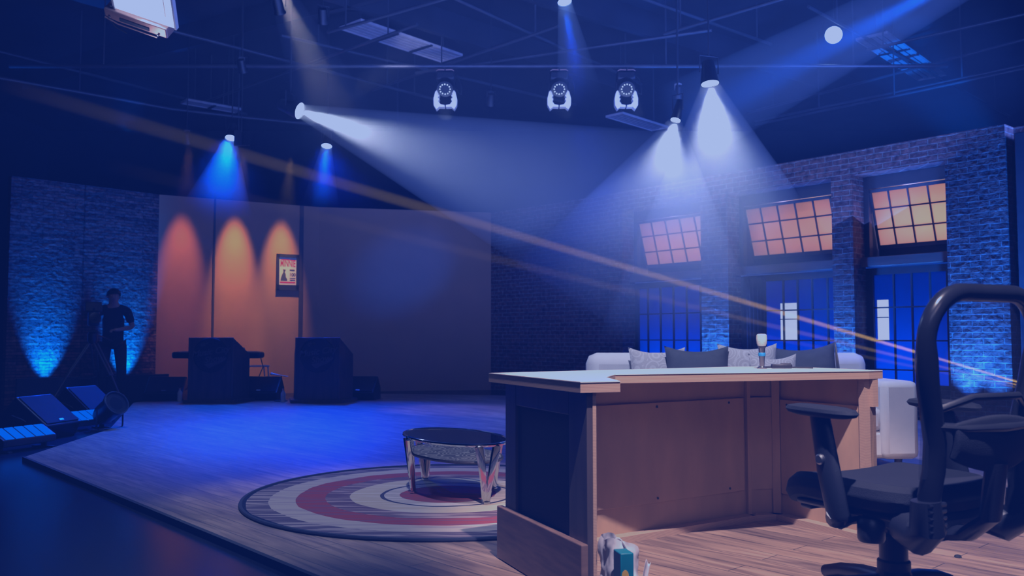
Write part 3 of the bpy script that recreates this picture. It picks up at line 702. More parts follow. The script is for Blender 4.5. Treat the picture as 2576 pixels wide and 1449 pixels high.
# ------------------------------------------------------------------ sofa and cushions
def pillow_mb(w, h, th, seed=0, sag=.0):
    rnd = random.Random(seed); mb = MB(); o = rnd.uniform(0, 9)
    def side(s):
        def fn(u, v):
            x, z = u * 2 - 1, v * 2 - 1
            pinch = 1 - .085 * (1 - abs(x) ** 2) * abs(z) ** 3 
            pinch2 = 1 - .085 * (1 - abs(z) ** 2) * abs(x) ** 3
            bul = ((1 - x * x) * (1 - z * z)); bul = max(bul, 0) ** .55
            wr = .06 * noise.noise(Vector((x * 3 + o, z * 3, s))) * bul
            return Vector((x * w / 2 * pinch2, s * th / 2 * (bul + wr), h / 2 + z * h / 2 * pinch - sag * (1 - x * x) * max(0, z)))
        return fn
    mb.grid(side(-1), 22, 22); mb.grid(side(1), 22, 22)
    return mb
def sofa():
    y0 = 6.3
    t = thing('sofa', 'long cream upholstered sofa behind the host desk', 'sofa', (1.75, 6.75, 0), R(2))
    L = 2.3
    def rbox(c, s): return MB().box(c, s)
    obj('base', rbox((0, 0, .18), (L, .86, .20)), 'cream', t, bevel=.03)
    obj('backrest', rbox((0, .38, .55), (L - .02, .22, .56)), 'cream', t, bevel=.09)
    for sx in (-1, 1):
        obj('arm', rbox((sx * (L / 2 - .125), -.02, .36), (.27, .92, .56)), 'cream', t, bevel=.045)
    for k in range(3):
        obj('seat_cushion', rbox((-.61 + k * .61, -.09, .36), (.60, .70, .17)), 'cream', t, bevel=.04)
    for sx in (-1, 1):
        for sy in (-1, 1): obj('leg', MB().cyl((sx * 1.05, sy * .36, 0), (sx * 1.05, sy * .36, .09), .022, .03), 'stain', t)
    def pil(px, mname, w, h, th, rz, tilt, label, Y, zb=.45, roll=0, seed=1, gus=None, group='scatter cushions on the cream sofa'):
        p = at(px, 900, Y)
        mb = pillow_mb(w, h, th, seed, .03)
        mb.rot(Matrix.Rotation(roll, 4, 'Y')); mb.rot(Matrix.Rotation(tilt, 4, 'X'))
        if gus:
            th_ = thing('throw_pillow', label, 'pillow', (p.x, p.y, zb), rz, group)
            obj('cover', mb, mname, th_, weld=True)
            g = MB()
            def fn(u, v):
                z = u * 2 - 1; return Vector((w / 2 * (1 - .085 * (1 - z * z)) + .004 + .012 * (1 - z * z) , (v * 2 - 1) * (.005 + .05 * (1 - z * z)), h / 2 + z * h / 2 * .97))
            g.grid(fn, 20, 8); g.rot(Matrix.Rotation(roll, 4, 'Y')); g.rot(Matrix.Rotation(tilt, 4, 'X')); obj('striped_side', g, gus, th_, solid=.006)
        else:
            o = obj('throw_pillow', mb, mname, weld=True); o.location = (p.x, p.y, zb); o.rotation_euler = (0, 0, rz)
            tag(o, label, 'pillow', group)
    pil(1660, 'damask', .46, .44, .16, R(4), R(-14), 'cream patterned pillow at the far left beside the leftmost grey pillow', 6.86, seed=2)
    pil(1758, 'grey', .50, .455, .17, R(-3), R(-15), 'leftmost plain grey pillow on the sofa', 6.72, seed=3)
    pil(1890, 'damask', .48, .47, .17, R(3), R(-13), 'cream patterned pillow directly behind the microphone', 6.80, seed=4)
    pil(1950, 'damask', .36, .40, .13, R(-6), R(-18), 'small cream pillow tucked in front of the right grey pillow', 6.60, seed=8)
    pil(2035, 'grey', .50, .47, .17, R(-10), R(-16), 'right grey pillow with a gold striped side', 6.78, roll=R(-4), seed=5, gus='stripes')
sofa()

# ------------------------------------------------------------------ lecterns, keyboard, wedges at the back
EMBLEM = {}
def emblem(parent, y, z, s):
    """round show badge: ring, raised script and swoosh"""
    mb = MB().tube([(s * math.cos(a * PI / 24), y, z + s * math.sin(a * PI / 24)) for a in range(48)], .012, 6, closed=True)
    mb.tube([(s * .86 * math.cos(a * PI / 24), y, z + s * .86 * math.sin(a * PI / 24)) for a in range(48)], .005, 6, closed=True)
    b = MB().lathe([(0, 0), (s, 0), (s, .015), (0, .015)], 40, (0, y + .0, z), axis=(0, -1, 0))
    e = obj('emblem', merge(mb, b), 'black', parent)
    for txt, sz, dx, dz in (('the', .09, -.10, .17), ('Music City', .135, 0, .05), ('Show', .135, .05, -.065)):
        m_ = text_mb(txt, sz * s / .26, .006, .35, bold=.003); m_.rot(Matrix.Translation((dx * s / .26, y - .018, z + dz * s / .26)) @ Matrix.Rotation(R(-8), 4, 'Y') @ UP)
        obj('lettering', m_, 'emblem', e, smooth=False)
    mm = MB(); pts = [(-.1, -.14), (.02, -.12), (.16, -.085), (.24, -.03), (.25, -.06), (.16, -.125), (.05, -.17), (-.02, -.21)]
    mm._add([(px * s / .26, y - .02, z + pz * s / .26) for px, pz in pts], [tuple(range(len(pts)))])
    obj('swoosh', mm, 'emblem', e, smooth=False)
def lectern(px, label):
    p = ground(px, 1014)
    t = thing('lectern', label, 'lectern', (p.x, p.y, 0), 0.0, 'dark lecterns with a round show badge')
    w = .315; H = .955
    obj('front_panel', MB().box((0, 0, H / 2), (2 * w, .03, H)), 'stain', t, smooth=False, bevel=.004)
    for sx in (-1, 1):
        a = Vector((sx * w, 0, 0)); b = Vector((sx * (w + .13), .40, 0)); n = Vector((sx * .03, -.008, 0))
        vs = [a, b, b - n, a - n]
        mb = MB(); mb.hexa([(v.x, v.y, 0.0) for v in vs] + [(vs[0].x, vs[0].y, H), (vs[1].x, vs[1].y, H - .25), (vs[2].x, vs[2].y, H - .25), (vs[3].x, vs[3].y, H)])
        obj('side_panel', mb, 'stain', t, smooth=False)
        obj('corner_strip', MB().box((sx * w, -.012, H / 2), (.025, .025, H)), 'stain', t, bevel=.003)
    obj('sloped_top', MB().hexa([(-w, .02, H - .03), (w, .02, H - .03), (w + .1, .38, H - .27), (-w - .1, .38, H - .27), (-w, .02, H - .005), (w, .02, H - .005), (w + .1, .38, H - .245), (-w - .1, .38, H - .245)]), 'stain', t, smooth=False)
    obj('base', MB().prism([(-w - .06, -.07), (w + .06, -.07), (w + .20, .44), (-w - .20, .44)], .0, .05), 'stain', t, smooth=False, bevel=.004)
    emblem(t, -.018, .70, .245)
lectern(529, 'dark wooden lectern with round carved badge, left of the stage monitors')
lectern(798, 'dark wooden lectern with round carved badge, under the framed poster')

def keyboard():
    p = at(536, 890, 13.35)
    t = thing('stage_keyboard', 'long black stage keyboard on a folding stand behind the left lectern', 'keyboard', (p.x, p.y + .25, 0))
    obj('case', MB().box((0, 0, .685), (1.36, .28, .10)), 'blackplastic', t, bevel=.03)
    mb = MB()
    for k in range(52): mb.box((-.61 + k * .0235, .07, .738), (.021, .13, .012))
    obj('white_key', mb, 'white', t, smooth=False)
    for sx in (-1, 1):
        mb = MB().tube([(sx * .35, -.25, .012), (sx * .35, .25, .63)], .014, 8).tube([(sx * .35, .25, .012), (sx * .35, -.25, .63)], .014, 8)
        mb.tube([(sx * .35, -.25, .015), (sx * .35, .25, .015)], .012, 8) if False else None
        obj('stand_leg', mb, 'black', t)
    obj('stand_bar', MB().cyl((-.38, -.2, .62), (.38, -.2, .62), .012).cyl((-.38, .2, .62), (.38, .2, .62), .012), 'black', t)
    obj('cable', MB().tube([(.62, .1, .66), (.66, .12, .5), (.6, .05, .3), (.64, 0, .012)], .008, 6), 'rubber', t)
keyboard()

def wedge(loc, rz, w, label, group, s=1.0, grille='grille'):
    """floor monitor; local -y is the way the sloped grille faces"""
    t = thing('stage_monitor', label, 'speaker', loc, rz, group)
    prof = [(-.17, 0), (.25, 0), (.25, .17), (.08, .36), (-.22, .12)]
    prof = [(y * s, z * s) for y, z in prof]
    obj('cabinet', MB().extr(prof, -w / 2, w / 2), 'blackplastic', t, smooth=False, bevel=.012)
    a, b = Vector((0, .08, .36)) * s, Vector((0, -.22, .12)) * s
    n = Vector((0, -(a.z - b.z), (a.y - b.y))).normalized()
    n = Vector((0, -.62, .78))
    mb = MB(); c1, c2 = a.lerp(b, .05), a.lerp(b, .95)
    q = [Vector((-w / 2 + .02, c2.y, c2.z)), Vector((w / 2 - .02, c2.y, c2.z)), Vector((w / 2 - .02, c1.y, c1.z)), Vector((-w / 2 + .02, c1.y, c1.z))]
    mb.hexa([v + n * .001 for v in q] + [v + n * .010 for v in q])
    obj('grille', mb, grille, t, smooth=False, bevel=.004)
    obj('badge_plate', MB().hexa([v + n * .012 for v in (b.lerp(a, .10) + Vector((-.03, 0, 0)), b.lerp(a, .10) + Vector((.03, 0, 0)), b.lerp(a, .15) + Vector((.03, 0, 0)), b.lerp(a, .15) + Vector((-.03, 0, 0)))] +
        [v + n * .009 for v in (b.lerp(a, .10) + Vector((-.03, 0, 0)), b.lerp(a, .10) + Vector((.03, 0, 0)), b.lerp(a, .15) + Vector((.03, 0, 0)), b.lerp(a, .15) + Vector((-.03, 0, 0)))]), 'steel', t, smooth=False)
    for sx in (-1, 1):
        obj('side_handle', MB().tube([(sx * (w / 2 - .002), -.02 * s, .15 * s), (sx * (w / 2 + .016), -.0 * s, .17 * s), (sx * (w / 2 + .016), .09 * s, .20 * s), (sx * (w / 2 - .002), .11 * s, .2 * s)], .008, 8), 'black', t)
    return t
def wedges():
    g1 = 'floor monitors along the back of the stage'; g2 = 'floor monitors at the left edge of the stage'
    p = ground(412, 1008); wedge((p.x, p.y + .1, 0), R(8), .56, 'black floor monitor at the back, left of both lecterns', g1, 1.0)
    p = ground(656, 1006); wedge((p.x, p.y + .05, 0), 0, .57, 'blue lit floor monitor between the two lecterns', g1, 1.0)
    p = ground(905, 1006); wedge((p.x, p.y + .1, 0), R(-6), .5, 'black floor monitor at the back, right of both lecterns', g1, 1.0)
    wedge((-4.66, 8.72, FLOOR), R(82), .52, 'nearer black floor monitor at the left stage edge, beside the LED batten', g2, 1.15)
    wedge((-5.0, 10.35, FLOOR), R(76), .50, 'farther black floor monitor at the left stage edge, behind the round lamp', g2, 1.15)
wedges()

def white_chair():
    p = at(646, 930, 14.1)
    t = thing('white_chair', 'small white chair behind the stage monitor between the lecterns', 'chair', (p.x, p.y, 0), R(-62))
    obj('seat', MB().box((0, 0, .50), (.34, .34, .025)), 'white', t, bevel=.01)
    obj('backrest', MB().hexa([(-.16, -.18, .62), (.16, -.18, .62), (.16, -.165, .62), (-.16, -.165, .62), (-.15, -.24, .80), (.15, -.24, .80), (.15, -.225, .80), (-.15, -.225, .80)]), 'white', t, bevel=.006)
    for sx in (-1, 1):
        obj('leg', MB().tube([(sx * .15, .20, .01), (sx * .15, .14, .49)], .011, 8), 'white', t)
        obj('leg', MB().tube([(sx * .15, -.20, .01), (sx * .15, -.15, .49), (sx * .15, -.19, .66)], .011, 8), 'white', t)
white_chair()
def small_items():
    p = ground(712, 1012)
    t = thing('water_bottle', 'small clear plastic water bottle on the deck beside the right lectern', 'bottle', (p.x, p.y, 0))
    obj('body', MB().lathe([(0, 0), (.032, 0), (.034, .01), (.034, .13), (.014, .17), (.014, .185), (0, .185)], 18), 'bag', t)
    obj('cap', MB().lathe([(.015, .180), (.016, .182), (.016, .20), (0, .2)], 14), 'copper', t)
    p = ground(452, 1010)
    t = thing('water_bottle', 'small plastic water bottle on the deck beside the left lectern', 'bottle', (p.x, p.y, 0))
    obj('body', MB().lathe([(0, 0), (.032, 0), (.034, .01), (.034, .13), (.014, .17), (.014, .185), (0, .185)], 18), 'bag', t)
    obj('cap', MB().lathe([(.015, .180), (.016, .182), (.016, .20), (0, .2)], 14), 'copper', t)
    p = at(712, 1000, 13.2)
    t = thing('microphone_stand', 'low microphone on a short boom stand between the lecterns', 'stand', (p.x - .03, 13.2, 0))
    obj('base', MB().lathe([(0, 0), (.10, 0), (.10, .012), (.02, .02), (0, .02)], 24), 'black', t)
    obj('pole', MB().cyl((0, 0, .015), (0, 0, .38), .009), 'black', t)
    obj('boom', MB().tube([(.10, 0, .37), (0, 0, .385), (-.12, 0, .405)], .007, 8), 'steel', t)
    obj('microphone_head', MB().lathe([(0, 0), (.018, .01), (.02, .03), (.013, .05), (.011, .12), (0, .12)], 14, (-.17, 0, .413), axis=(1, 0, -.16)), 'steel', t)
small_items()

def poster():
    m, ln = seg_frame(PL1, PL2)
    # place on the wall by intersecting its plane
    inv = m.inverted()
    def onwall(px, py):
        o = inv @ Vector((0, 0, EYE)); d = inv.to_3x3() @ ray(px, py); return o + d * (-o.y / d.y)
    a, b = onwall(694, 730), onwall(752, 641)
    c = (a + b) / 2; w, h = abs(b.x - a.x), abs(b.z - a.z)
    root = thing('framed_poster', 'framed show poster with big red lettering on the orange wall', 'poster'); root.matrix_world = m @ Matrix.Translation((c.x, -.012, c.z))
    f = .05
    obj('frame', MB().box((0, 0, h / 2 - f * .6), (w, .03, f * 1.2)).box((0, 0, -h / 2 + f), (w, .03, f * 2)).box((-w / 2 + f / 2, 0, 0), (f, .03, h)).box((w / 2 - f / 2, 0, 0), (f, .03, h)), 'black', root, smooth=False)
    pw, ph = w - 2 * f, h - f * 3.2; zc = (f * .8) / 1.0
    pz = (-h / 2 + 2 * f + h / 2 - 1.2 * f) / 2
    sh = obj('printed_sheet', MB().box((0, .002, pz), (pw + .02, .01, ph + .02)), 'paper', root, smooth=False)
    def tx(s, size, x, z, mt, xs=1, zs=1):
        mb = text_mb(s, size, .0012, bold=.002); mb.rot(Matrix.Translation((x, -.0045, pz + z)) @ Matrix.Scale(xs, 4, (1, 0, 0)) @ Matrix.Scale(zs, 4, (0, 0, 1)) @ UP)
        obj('printed_text', mb, mt, sh, smooth=False)
    tx('MINNIE', .10, 0, ph * .27, 'redink', pw * .92 / .345, 1.7)
    tx('APRIL 1 - 100', .03, 0, ph * .42, 'redink', 1.1, 1) if False else None
    for bx, bs in (((-.05, -.004, pz + ph * .415), (pw * .45, .003, .014)), ((pw * .26, -.004, pz + ph * .405), (pw * .32, .003, .012)), ((0, -.004, pz - ph * .41), (pw * .9, .003, .024))):
        obj('printed_rule', MB().box(bx, bs), 'redink', sh, smooth=False)
    tx('100', .07, pw * .28, -ph * .13, 'blueink', 1.1, 1.2)
    for bx, bs in (((pw * .26, -.004, pz + ph * .04), (pw * .30, .003, .026)), ((pw * .28, -.004, pz - ph * .255), (pw * .34, .003, .010)), ((pw * .28, -.004, pz - ph * .32), (pw * .32, .003, .014))):
        obj('printed_rule', MB().box(bx, bs), 'blueink', sh, smooth=False)
    # seated figure woodcut as plain dark shapes
    mb = MB()
    pts = [(-.42, -.36), (-.02, -.36), (-.02, -.30), (-.10, -.22), (-.12, -.10), (-.17, -.04), (-.10, .05), (-.28, .07), (-.26, -.04), (-.34, -.14), (-.40, -.26)]
    mb._add([(x * pw, -.004, pz + z * ph) for x, z in pts], [tuple(range(len(pts)))])
    obj('printed_picture', mb, 'blueink', sh, smooth=False)
poster()

# ------------------------------------------------------------------ left edge lamps
def led_batten(loc, rz, label, n=5, w=.56):
    t = thing('led_batten', label, 'stage light', loc, rz, 'LED battens at the left stage edge')
    obj('housing', MB().extr([(-.09, .05), (.09, .05), (.10, .17), (.07, .20), (-.09, .11)], -w / 2, w / 2), 'blackplastic', t, smooth=False, bevel=.006)
    cw = (w - .04) / n; nrm = Vector((0, -.49, .87)); a, b = Vector((0, .06, .196)), Vector((0, -.085, .113))
    for k in range(n):
        x0, x1 = -w / 2 + .02 + k * cw + .011, -w / 2 + .02 + (k + 1) * cw - .011
        q = [Vector((x0, b.y, b.z)), Vector((x1, b.y, b.z)), Vector((x1, a.y, a.z)), Vector((x0, a.y, a.z))]
        obj('led_cell', MB().hexa([v + nrm * .001 for v in q] + [v + nrm * .006 for v in q]), 'batten_led', t, smooth=False)
    for sx in (-1, 1):
        obj('foot', MB().box((sx * (w / 2 - .05), 0, .006), (.04, .24, .012)).box((sx * (w / 2 - .05), 0, .03), (.02, .05, .05)), 'black', t, smooth=False)
led_batten((-4.30, 7.75, FLOOR), R(72), 'lit blue LED batten nearest the camera at the left stage edge')
led_batten((-4.56, 9.42, FLOOR), R(72), 'lit blue LED batten between the two left edge monitors')
def floor_lamp_par():
    p = Vector((-4.27, 9.35, FLOOR))
    t = thing('floor_spotlight', 'round black spotlight on the floor in front of the far left monitor', 'stage light', p, R(58))
    ax = Vector((0, -.86, .5)).normalized(); c = Vector((0, 0, .23))
    obj('can', MB().lathe([(.0, -.20), (.09, -.19), (.11, -.12), (.115, .08), (.135, .10), (.135, .13), (.12, .135), (.112, .12), (0, .11)], 28, c, axis=ax), 'blackplastic', t)
    obj('lens', MB().lathe([(0, .118), (.108, .116), (.108, .112), (0, .111)], 28, c, axis=ax), 'gloss', t)
    obj('lens_ring', MB().tube([c + ax * .135 + (Vector((1, 0, 0)) * math.cos(a * PI / 16) + ax.cross(Vector((1, 0, 0))) * math.sin(a * PI / 16)) * .128 for a in range(32)], .006, 6, closed=True), 'pipe', t)
    obj('yoke', MB().tube([(-.15, 0, .23), (-.15, 0, .04), (-.12, 0, .016), (.12, 0, .016), (.15, 0, .04), (.15, 0, .23)], .012, 8, flat=(1, .6)), 'black', t)
    obj('foot', MB().box((0, .0, .008), (.30, .22, .016)), 'black', t, bevel=.004)
floor_lamp_par()

# ------------------------------------------------------------------ cameraman and video camera
def skin_mesh(verts, edges, radii, sub=2):
    me = bpy.data.meshes.new('sk'); me.from_pydata(verts, edges, []); o = bpy.data.objects.new('sk', me); COL.objects.link(o)
    md = o.modifiers.new('s', 'SKIN'); md.use_smooth_shade = True
    sv = me.skin_vertices[0].data
    for i, r in enumerate(radii):
        sv[i].radius = r if isinstance(r, tuple) else (r, r); sv[i].use_root = (i == 0)
    if sub:
        m2 = o.modifiers.new('u', 'SUBSURF'); m2.levels = sub; m2.render_levels = sub
    dg = bpy.context.evaluated_depsgraph_get(); me2 = bpy.data.meshes.new_from_object(o.evaluated_get(dg))
    mb = MB(); mb.bm.from_mesh(me2); bpy.data.objects.remove(o); bpy.data.meshes.remove(me); bpy.data.meshes.remove(me2); return mb
def cameraman():
    p = at(282, 1000, 13.1)
    t = thing('person', 'person in a black short sleeved shirt operating a video camera by the brick wall', 'person', (p.x - .02, 13.12, FLOOR), R(22))
    # local: faces -y ; z from the floor
    J = dict(pel=(0, 0, .93), sp=(0, .0, 1.08), ch=(0, -.02, 1.28), nb=(0, -.05, 1.42), nk=(0, -.085, 1.50), hd=(.0, -.12, 1.585), ht=(0, -.115, 1.67),
             sl=(.19, -.03, 1.385), el=(.27, -.02, 1.14), wl=(.08, -.23, 1.10), hl=(.02, -.27, 1.10),
             sr=(-.19, -.04, 1.385), er=(-.30, -.19, 1.22), wr=(-.27, -.42, 1.30), hr=(-.265, -.47, 1.32),
             hpl=(.10, 0, .88), kl=(.13, -.04, .49), al=(.14, .02, .09), fl=(.15, -.12, .045), hpr=(-.10, 0, .88), kr=(-.13, -.02, .49), ar=(-.15, .03, .09), fr=(-.17, -.11, .045))
    order = list(J); ix = {k: i for i, k in enumerate(order)}
    E = [('pel', 'sp'), ('sp', 'ch'), ('ch', 'nb'), ('nb', 'nk'), ('nk', 'hd'), ('hd', 'ht'), ('nb', 'sl'), ('sl', 'el'), ('el', 'wl'), ('wl', 'hl'), ('nb', 'sr'), ('sr', 'er'), ('er', 'wr'), ('wr', 'hr'),
         ('pel', 'hpl'), ('hpl', 'kl'), ('kl', 'al'), ('al', 'fl'), ('pel', 'hpr'), ('hpr', 'kr'), ('kr', 'ar'), ('ar', 'fr')]
    rad = dict(pel=(.15, .10), sp=(.14, .10), ch=(.16, .11), nb=(.10, .08), nk=.052, hd=.088, ht=.07, sl=.062, el=.04, wl=.029, hl=.03, sr=.062, er=.04, wr=.029, hr=.03,
               hpl=.088, kl=.058, al=.04, fl=.036, hpr=.088, kr=.058, ar=.04, fr=.036)
    slim = dict(pel=(.105, .07), sp=(.105, .075), ch=(.13, .09), hpl=.06, hpr=.06, kl=.045, kr=.045, sl=.05, sr=.05)
    mb = skin_mesh([J[k] for k in order], [(ix[a], ix[b]) for a, b in E], [slim.get(k, rad[k]) for k in order])
    # fingers rooted in each palm, face features
    for hx, sgn, base in (('hl', -1, Vector(J['hl'])), ('hr', -1, Vector(J['hr']))):
        d = (Vector(J[hx]) - Vector(J['wl' if hx == 'hl' else 'wr'])).normalized(); s = d.cross(Vector((0, 0, 1))).normalized()
        for k, ln in enumerate((.055, .065, .062, .05)):
            o = base + s * (k - 1.5) * .017
            mb.tube([o, o + d * ln * .5 + Vector((0, 0, -.004)), o + d * ln * .85 + Vector((0, 0, -.022)), o + d * ln * .8 + Vector((0, 0, -.04))], [.009, .0085, .008, .006], 7)
        mb.tube([base - d * .02 - s * .02, base + d * .005 - s * .045, base + d * .03 - s * .045 + Vector((0, 0, -.015))], [.011, .010, .007], 7)
    h = Vector(J['hd'])
    mb.tube([h + Vector((0, -.085, .02)), h + Vector((0, -.105, -.012)), h + Vector((0, -.088, -.022))], [.008, .014, .010], 8)        # nose
    mb.tube([h + Vector((-.022, -.080, -.05)), h + Vector((0, -.086, -.05)), h + Vector((.022, -.080, -.05))], .006, 6)                # mouth
    for sx in (-1, 1):
        mb.lathe([(0, -.008), (.022, -.006), (.025, 0), (.018, .006), (0, .004)], 10, h + Vector((sx * .086, .005, 0)), axis=(sx, .2, 0))
        mb.lathe([(0, 0), (.011, 0), (.010, .006), (0, .008)], 10, h + Vector((sx * .032, -.077, .02)), axis=(0, -1, 0))
    obj('body', mb, 'skin', t, ang=80)
    def sub_(keys, edges, grow, name, m_, over=None):
        over = over or {}
        vs = [over.get(k, J[k]) for k in keys]; i2 = {k: i for i, k in enumerate(keys)}
        rr = [tuple(x + grow for x in rad[k]) if isinstance(rad[k], tuple) else rad[k] + grow for k in keys]
        obj(name, skin_mesh(vs, [(i2[a], i2[b]) for a, b in edges], rr), m_, t, ang=80)
    v = lambda a, b, f: tuple(Vector(J[a]).lerp(Vector(J[b]), f))
    sub_(['pel', 'sp', 'ch', 'nb', 'sl', 'el', 'sr', 'er'], [('pel', 'sp'), ('sp', 'ch'), ('ch', 'nb'), ('nb', 'sl'), ('sl', 'el'), ('nb', 'sr'), ('sr', 'er')], .016, 'shirt', 'shirt', {'el': v('sl', 'el', .8), 'er': v('sr', 'er', .8), 'pel': (0, 0, .80)})
    sub_(['pel', 'hpl', 'kl', 'al', 'hpr', 'kr', 'ar'], [('pel', 'hpl'), ('hpl', 'kl'), ('kl', 'al'), ('pel', 'hpr'), ('hpr', 'kr'), ('kr', 'ar')], .018, 'trousers', 'trousers', {'pel': (0, 0, .99), 'al': (.14, .02, .11), 'ar': (-.15, .03, .11)})
    for k, a in (('fl', 'al'), ('fr', 'ar')):
        q = Vector(J[k]); a = Vector(J[a])
        obj('shoe', skin_mesh([(a.x, a.y + .04, .045), (a.x, a.y - .03, .05), tuple(q), (q.x, q.y - .05, .038)], [(0, 1), (1, 2), (2, 3)], [.045, .05, .045, .035]), 'black', t, ang=80)
    mb = MB()
    def hair(u, w):
        a = u * 2 * PI; ph = w * R(78 if math.cos(a + PI / 2) > .2 else 100)
        r = .104 + .006 * noise.noise(Vector((a * 2, w * 6, 1)))
        return h + Vector((r * .93 * math.sin(ph) * math.cos(a), r * 1.05 * math.sin(ph) * math.sin(a) + .008, .025 + r * math.cos(ph) * 1.02))
    mb.grid(hair, 24, 10, wrap=True); obj('hair', mb, 'hair', t, weld=True, solid=.008)
cameraman()
def video_camera():
    p = at(262, 1000, 12.75)
    t = thing('video_camera', 'dark broadcast video camera mounted on a tripod in front of the cameraman', 'camera', (p.x - .06, 12.48, 1.06), R(208))
    obj('camera_body', MB().box((0, .06, .16), (.14, .36, .20)), 'blackplastic', t, bevel=.02)
    obj('lens', MB().lathe([(0, 0), (.055, 0), (.06, .02), (.06, .16), (.075, .18), (.078, .26), (.07, .262), (.0, .25)], 24, (0, .24, .16), axis=(0, 1, 0)), 'gloss', t)
    obj('viewfinder', MB().box((.0, -.02, .335), (.22, .12, .14)).box((0, .0, .27), (.03, .03, .06)), 'blackplastic', t, bevel=.012)
    obj('top_handle', MB().tube([(0, -.1, .26), (0, -.08, .30), (0, .18, .30), (0, .2, .26)], .014, 8), 'black', t)
    obj('battery', MB().box((0, -.16, .14), (.12, .08, .16)), 'grey', t, bevel=.01)
    tp = thing('tripod', 'dark three legged tripod carrying the video camera near the brick wall', 'tripod', (p.x - .06, 12.48, FLOOR), R(20))
    zt = 1.06 - FLOOR
    obj('fluid_head', MB().lathe([(0, zt - .20), (.05, zt - .20), (.07, zt - .14), (.07, zt - .05), (.05, zt - .03), (.05, zt), (0, zt)], 20).box((0, 0, zt - .012), (.12, .2, .022)), 'blackplastic', tp)
    obj('pan_handle', MB().tube([(.05, 0, zt - .06), (.16, .24, zt - .12), (.22, .42, zt - .16)], [.011, .011, .016], 8), 'black', tp)
    for k in range(3):
        a = R(-35 + 120 * k); d = Vector((math.cos(a), math.sin(a), 0)); s = Vector((-d.y, d.x, 0)) * .035
        mb = MB().tube([d * .05 + s + Vector((0, 0, zt - .19)), d * .33 + s * .8 + Vector((0, 0, .45))], .015, 8).tube([d * .05 - s + Vector((0, 0, zt - .19)), d * .33 - s * .8 + Vector((0, 0, .45))], .015, 8).tube([d * .30 + Vector((0, 0, .5)), d * .56 + Vector((0, 0, .02))], .014, 8)
        L = obj('leg', mb, 'pipe', tp)
        obj('foot', MB().lathe([(0, 0), (.03, 0), (.03, .02), (.015, .035), (0, .035)], 12, d * .56), 'rubber', L)
    obj('spreader', MB().tube([(.32 * math.cos(R(-35)), .32 * math.sin(R(-35)), .42), (0, 0, .40)], .01, 6).tube([(.32 * math.cos(R(85)), .32 * math.sin(R(85)), .42), (0, 0, .40)], .01, 6).tube([(.32 * math.cos(R(205)), .32 * math.sin(R(205)), .42), (0, 0, .40)], .01, 6), 'black', tp)
video_camera()

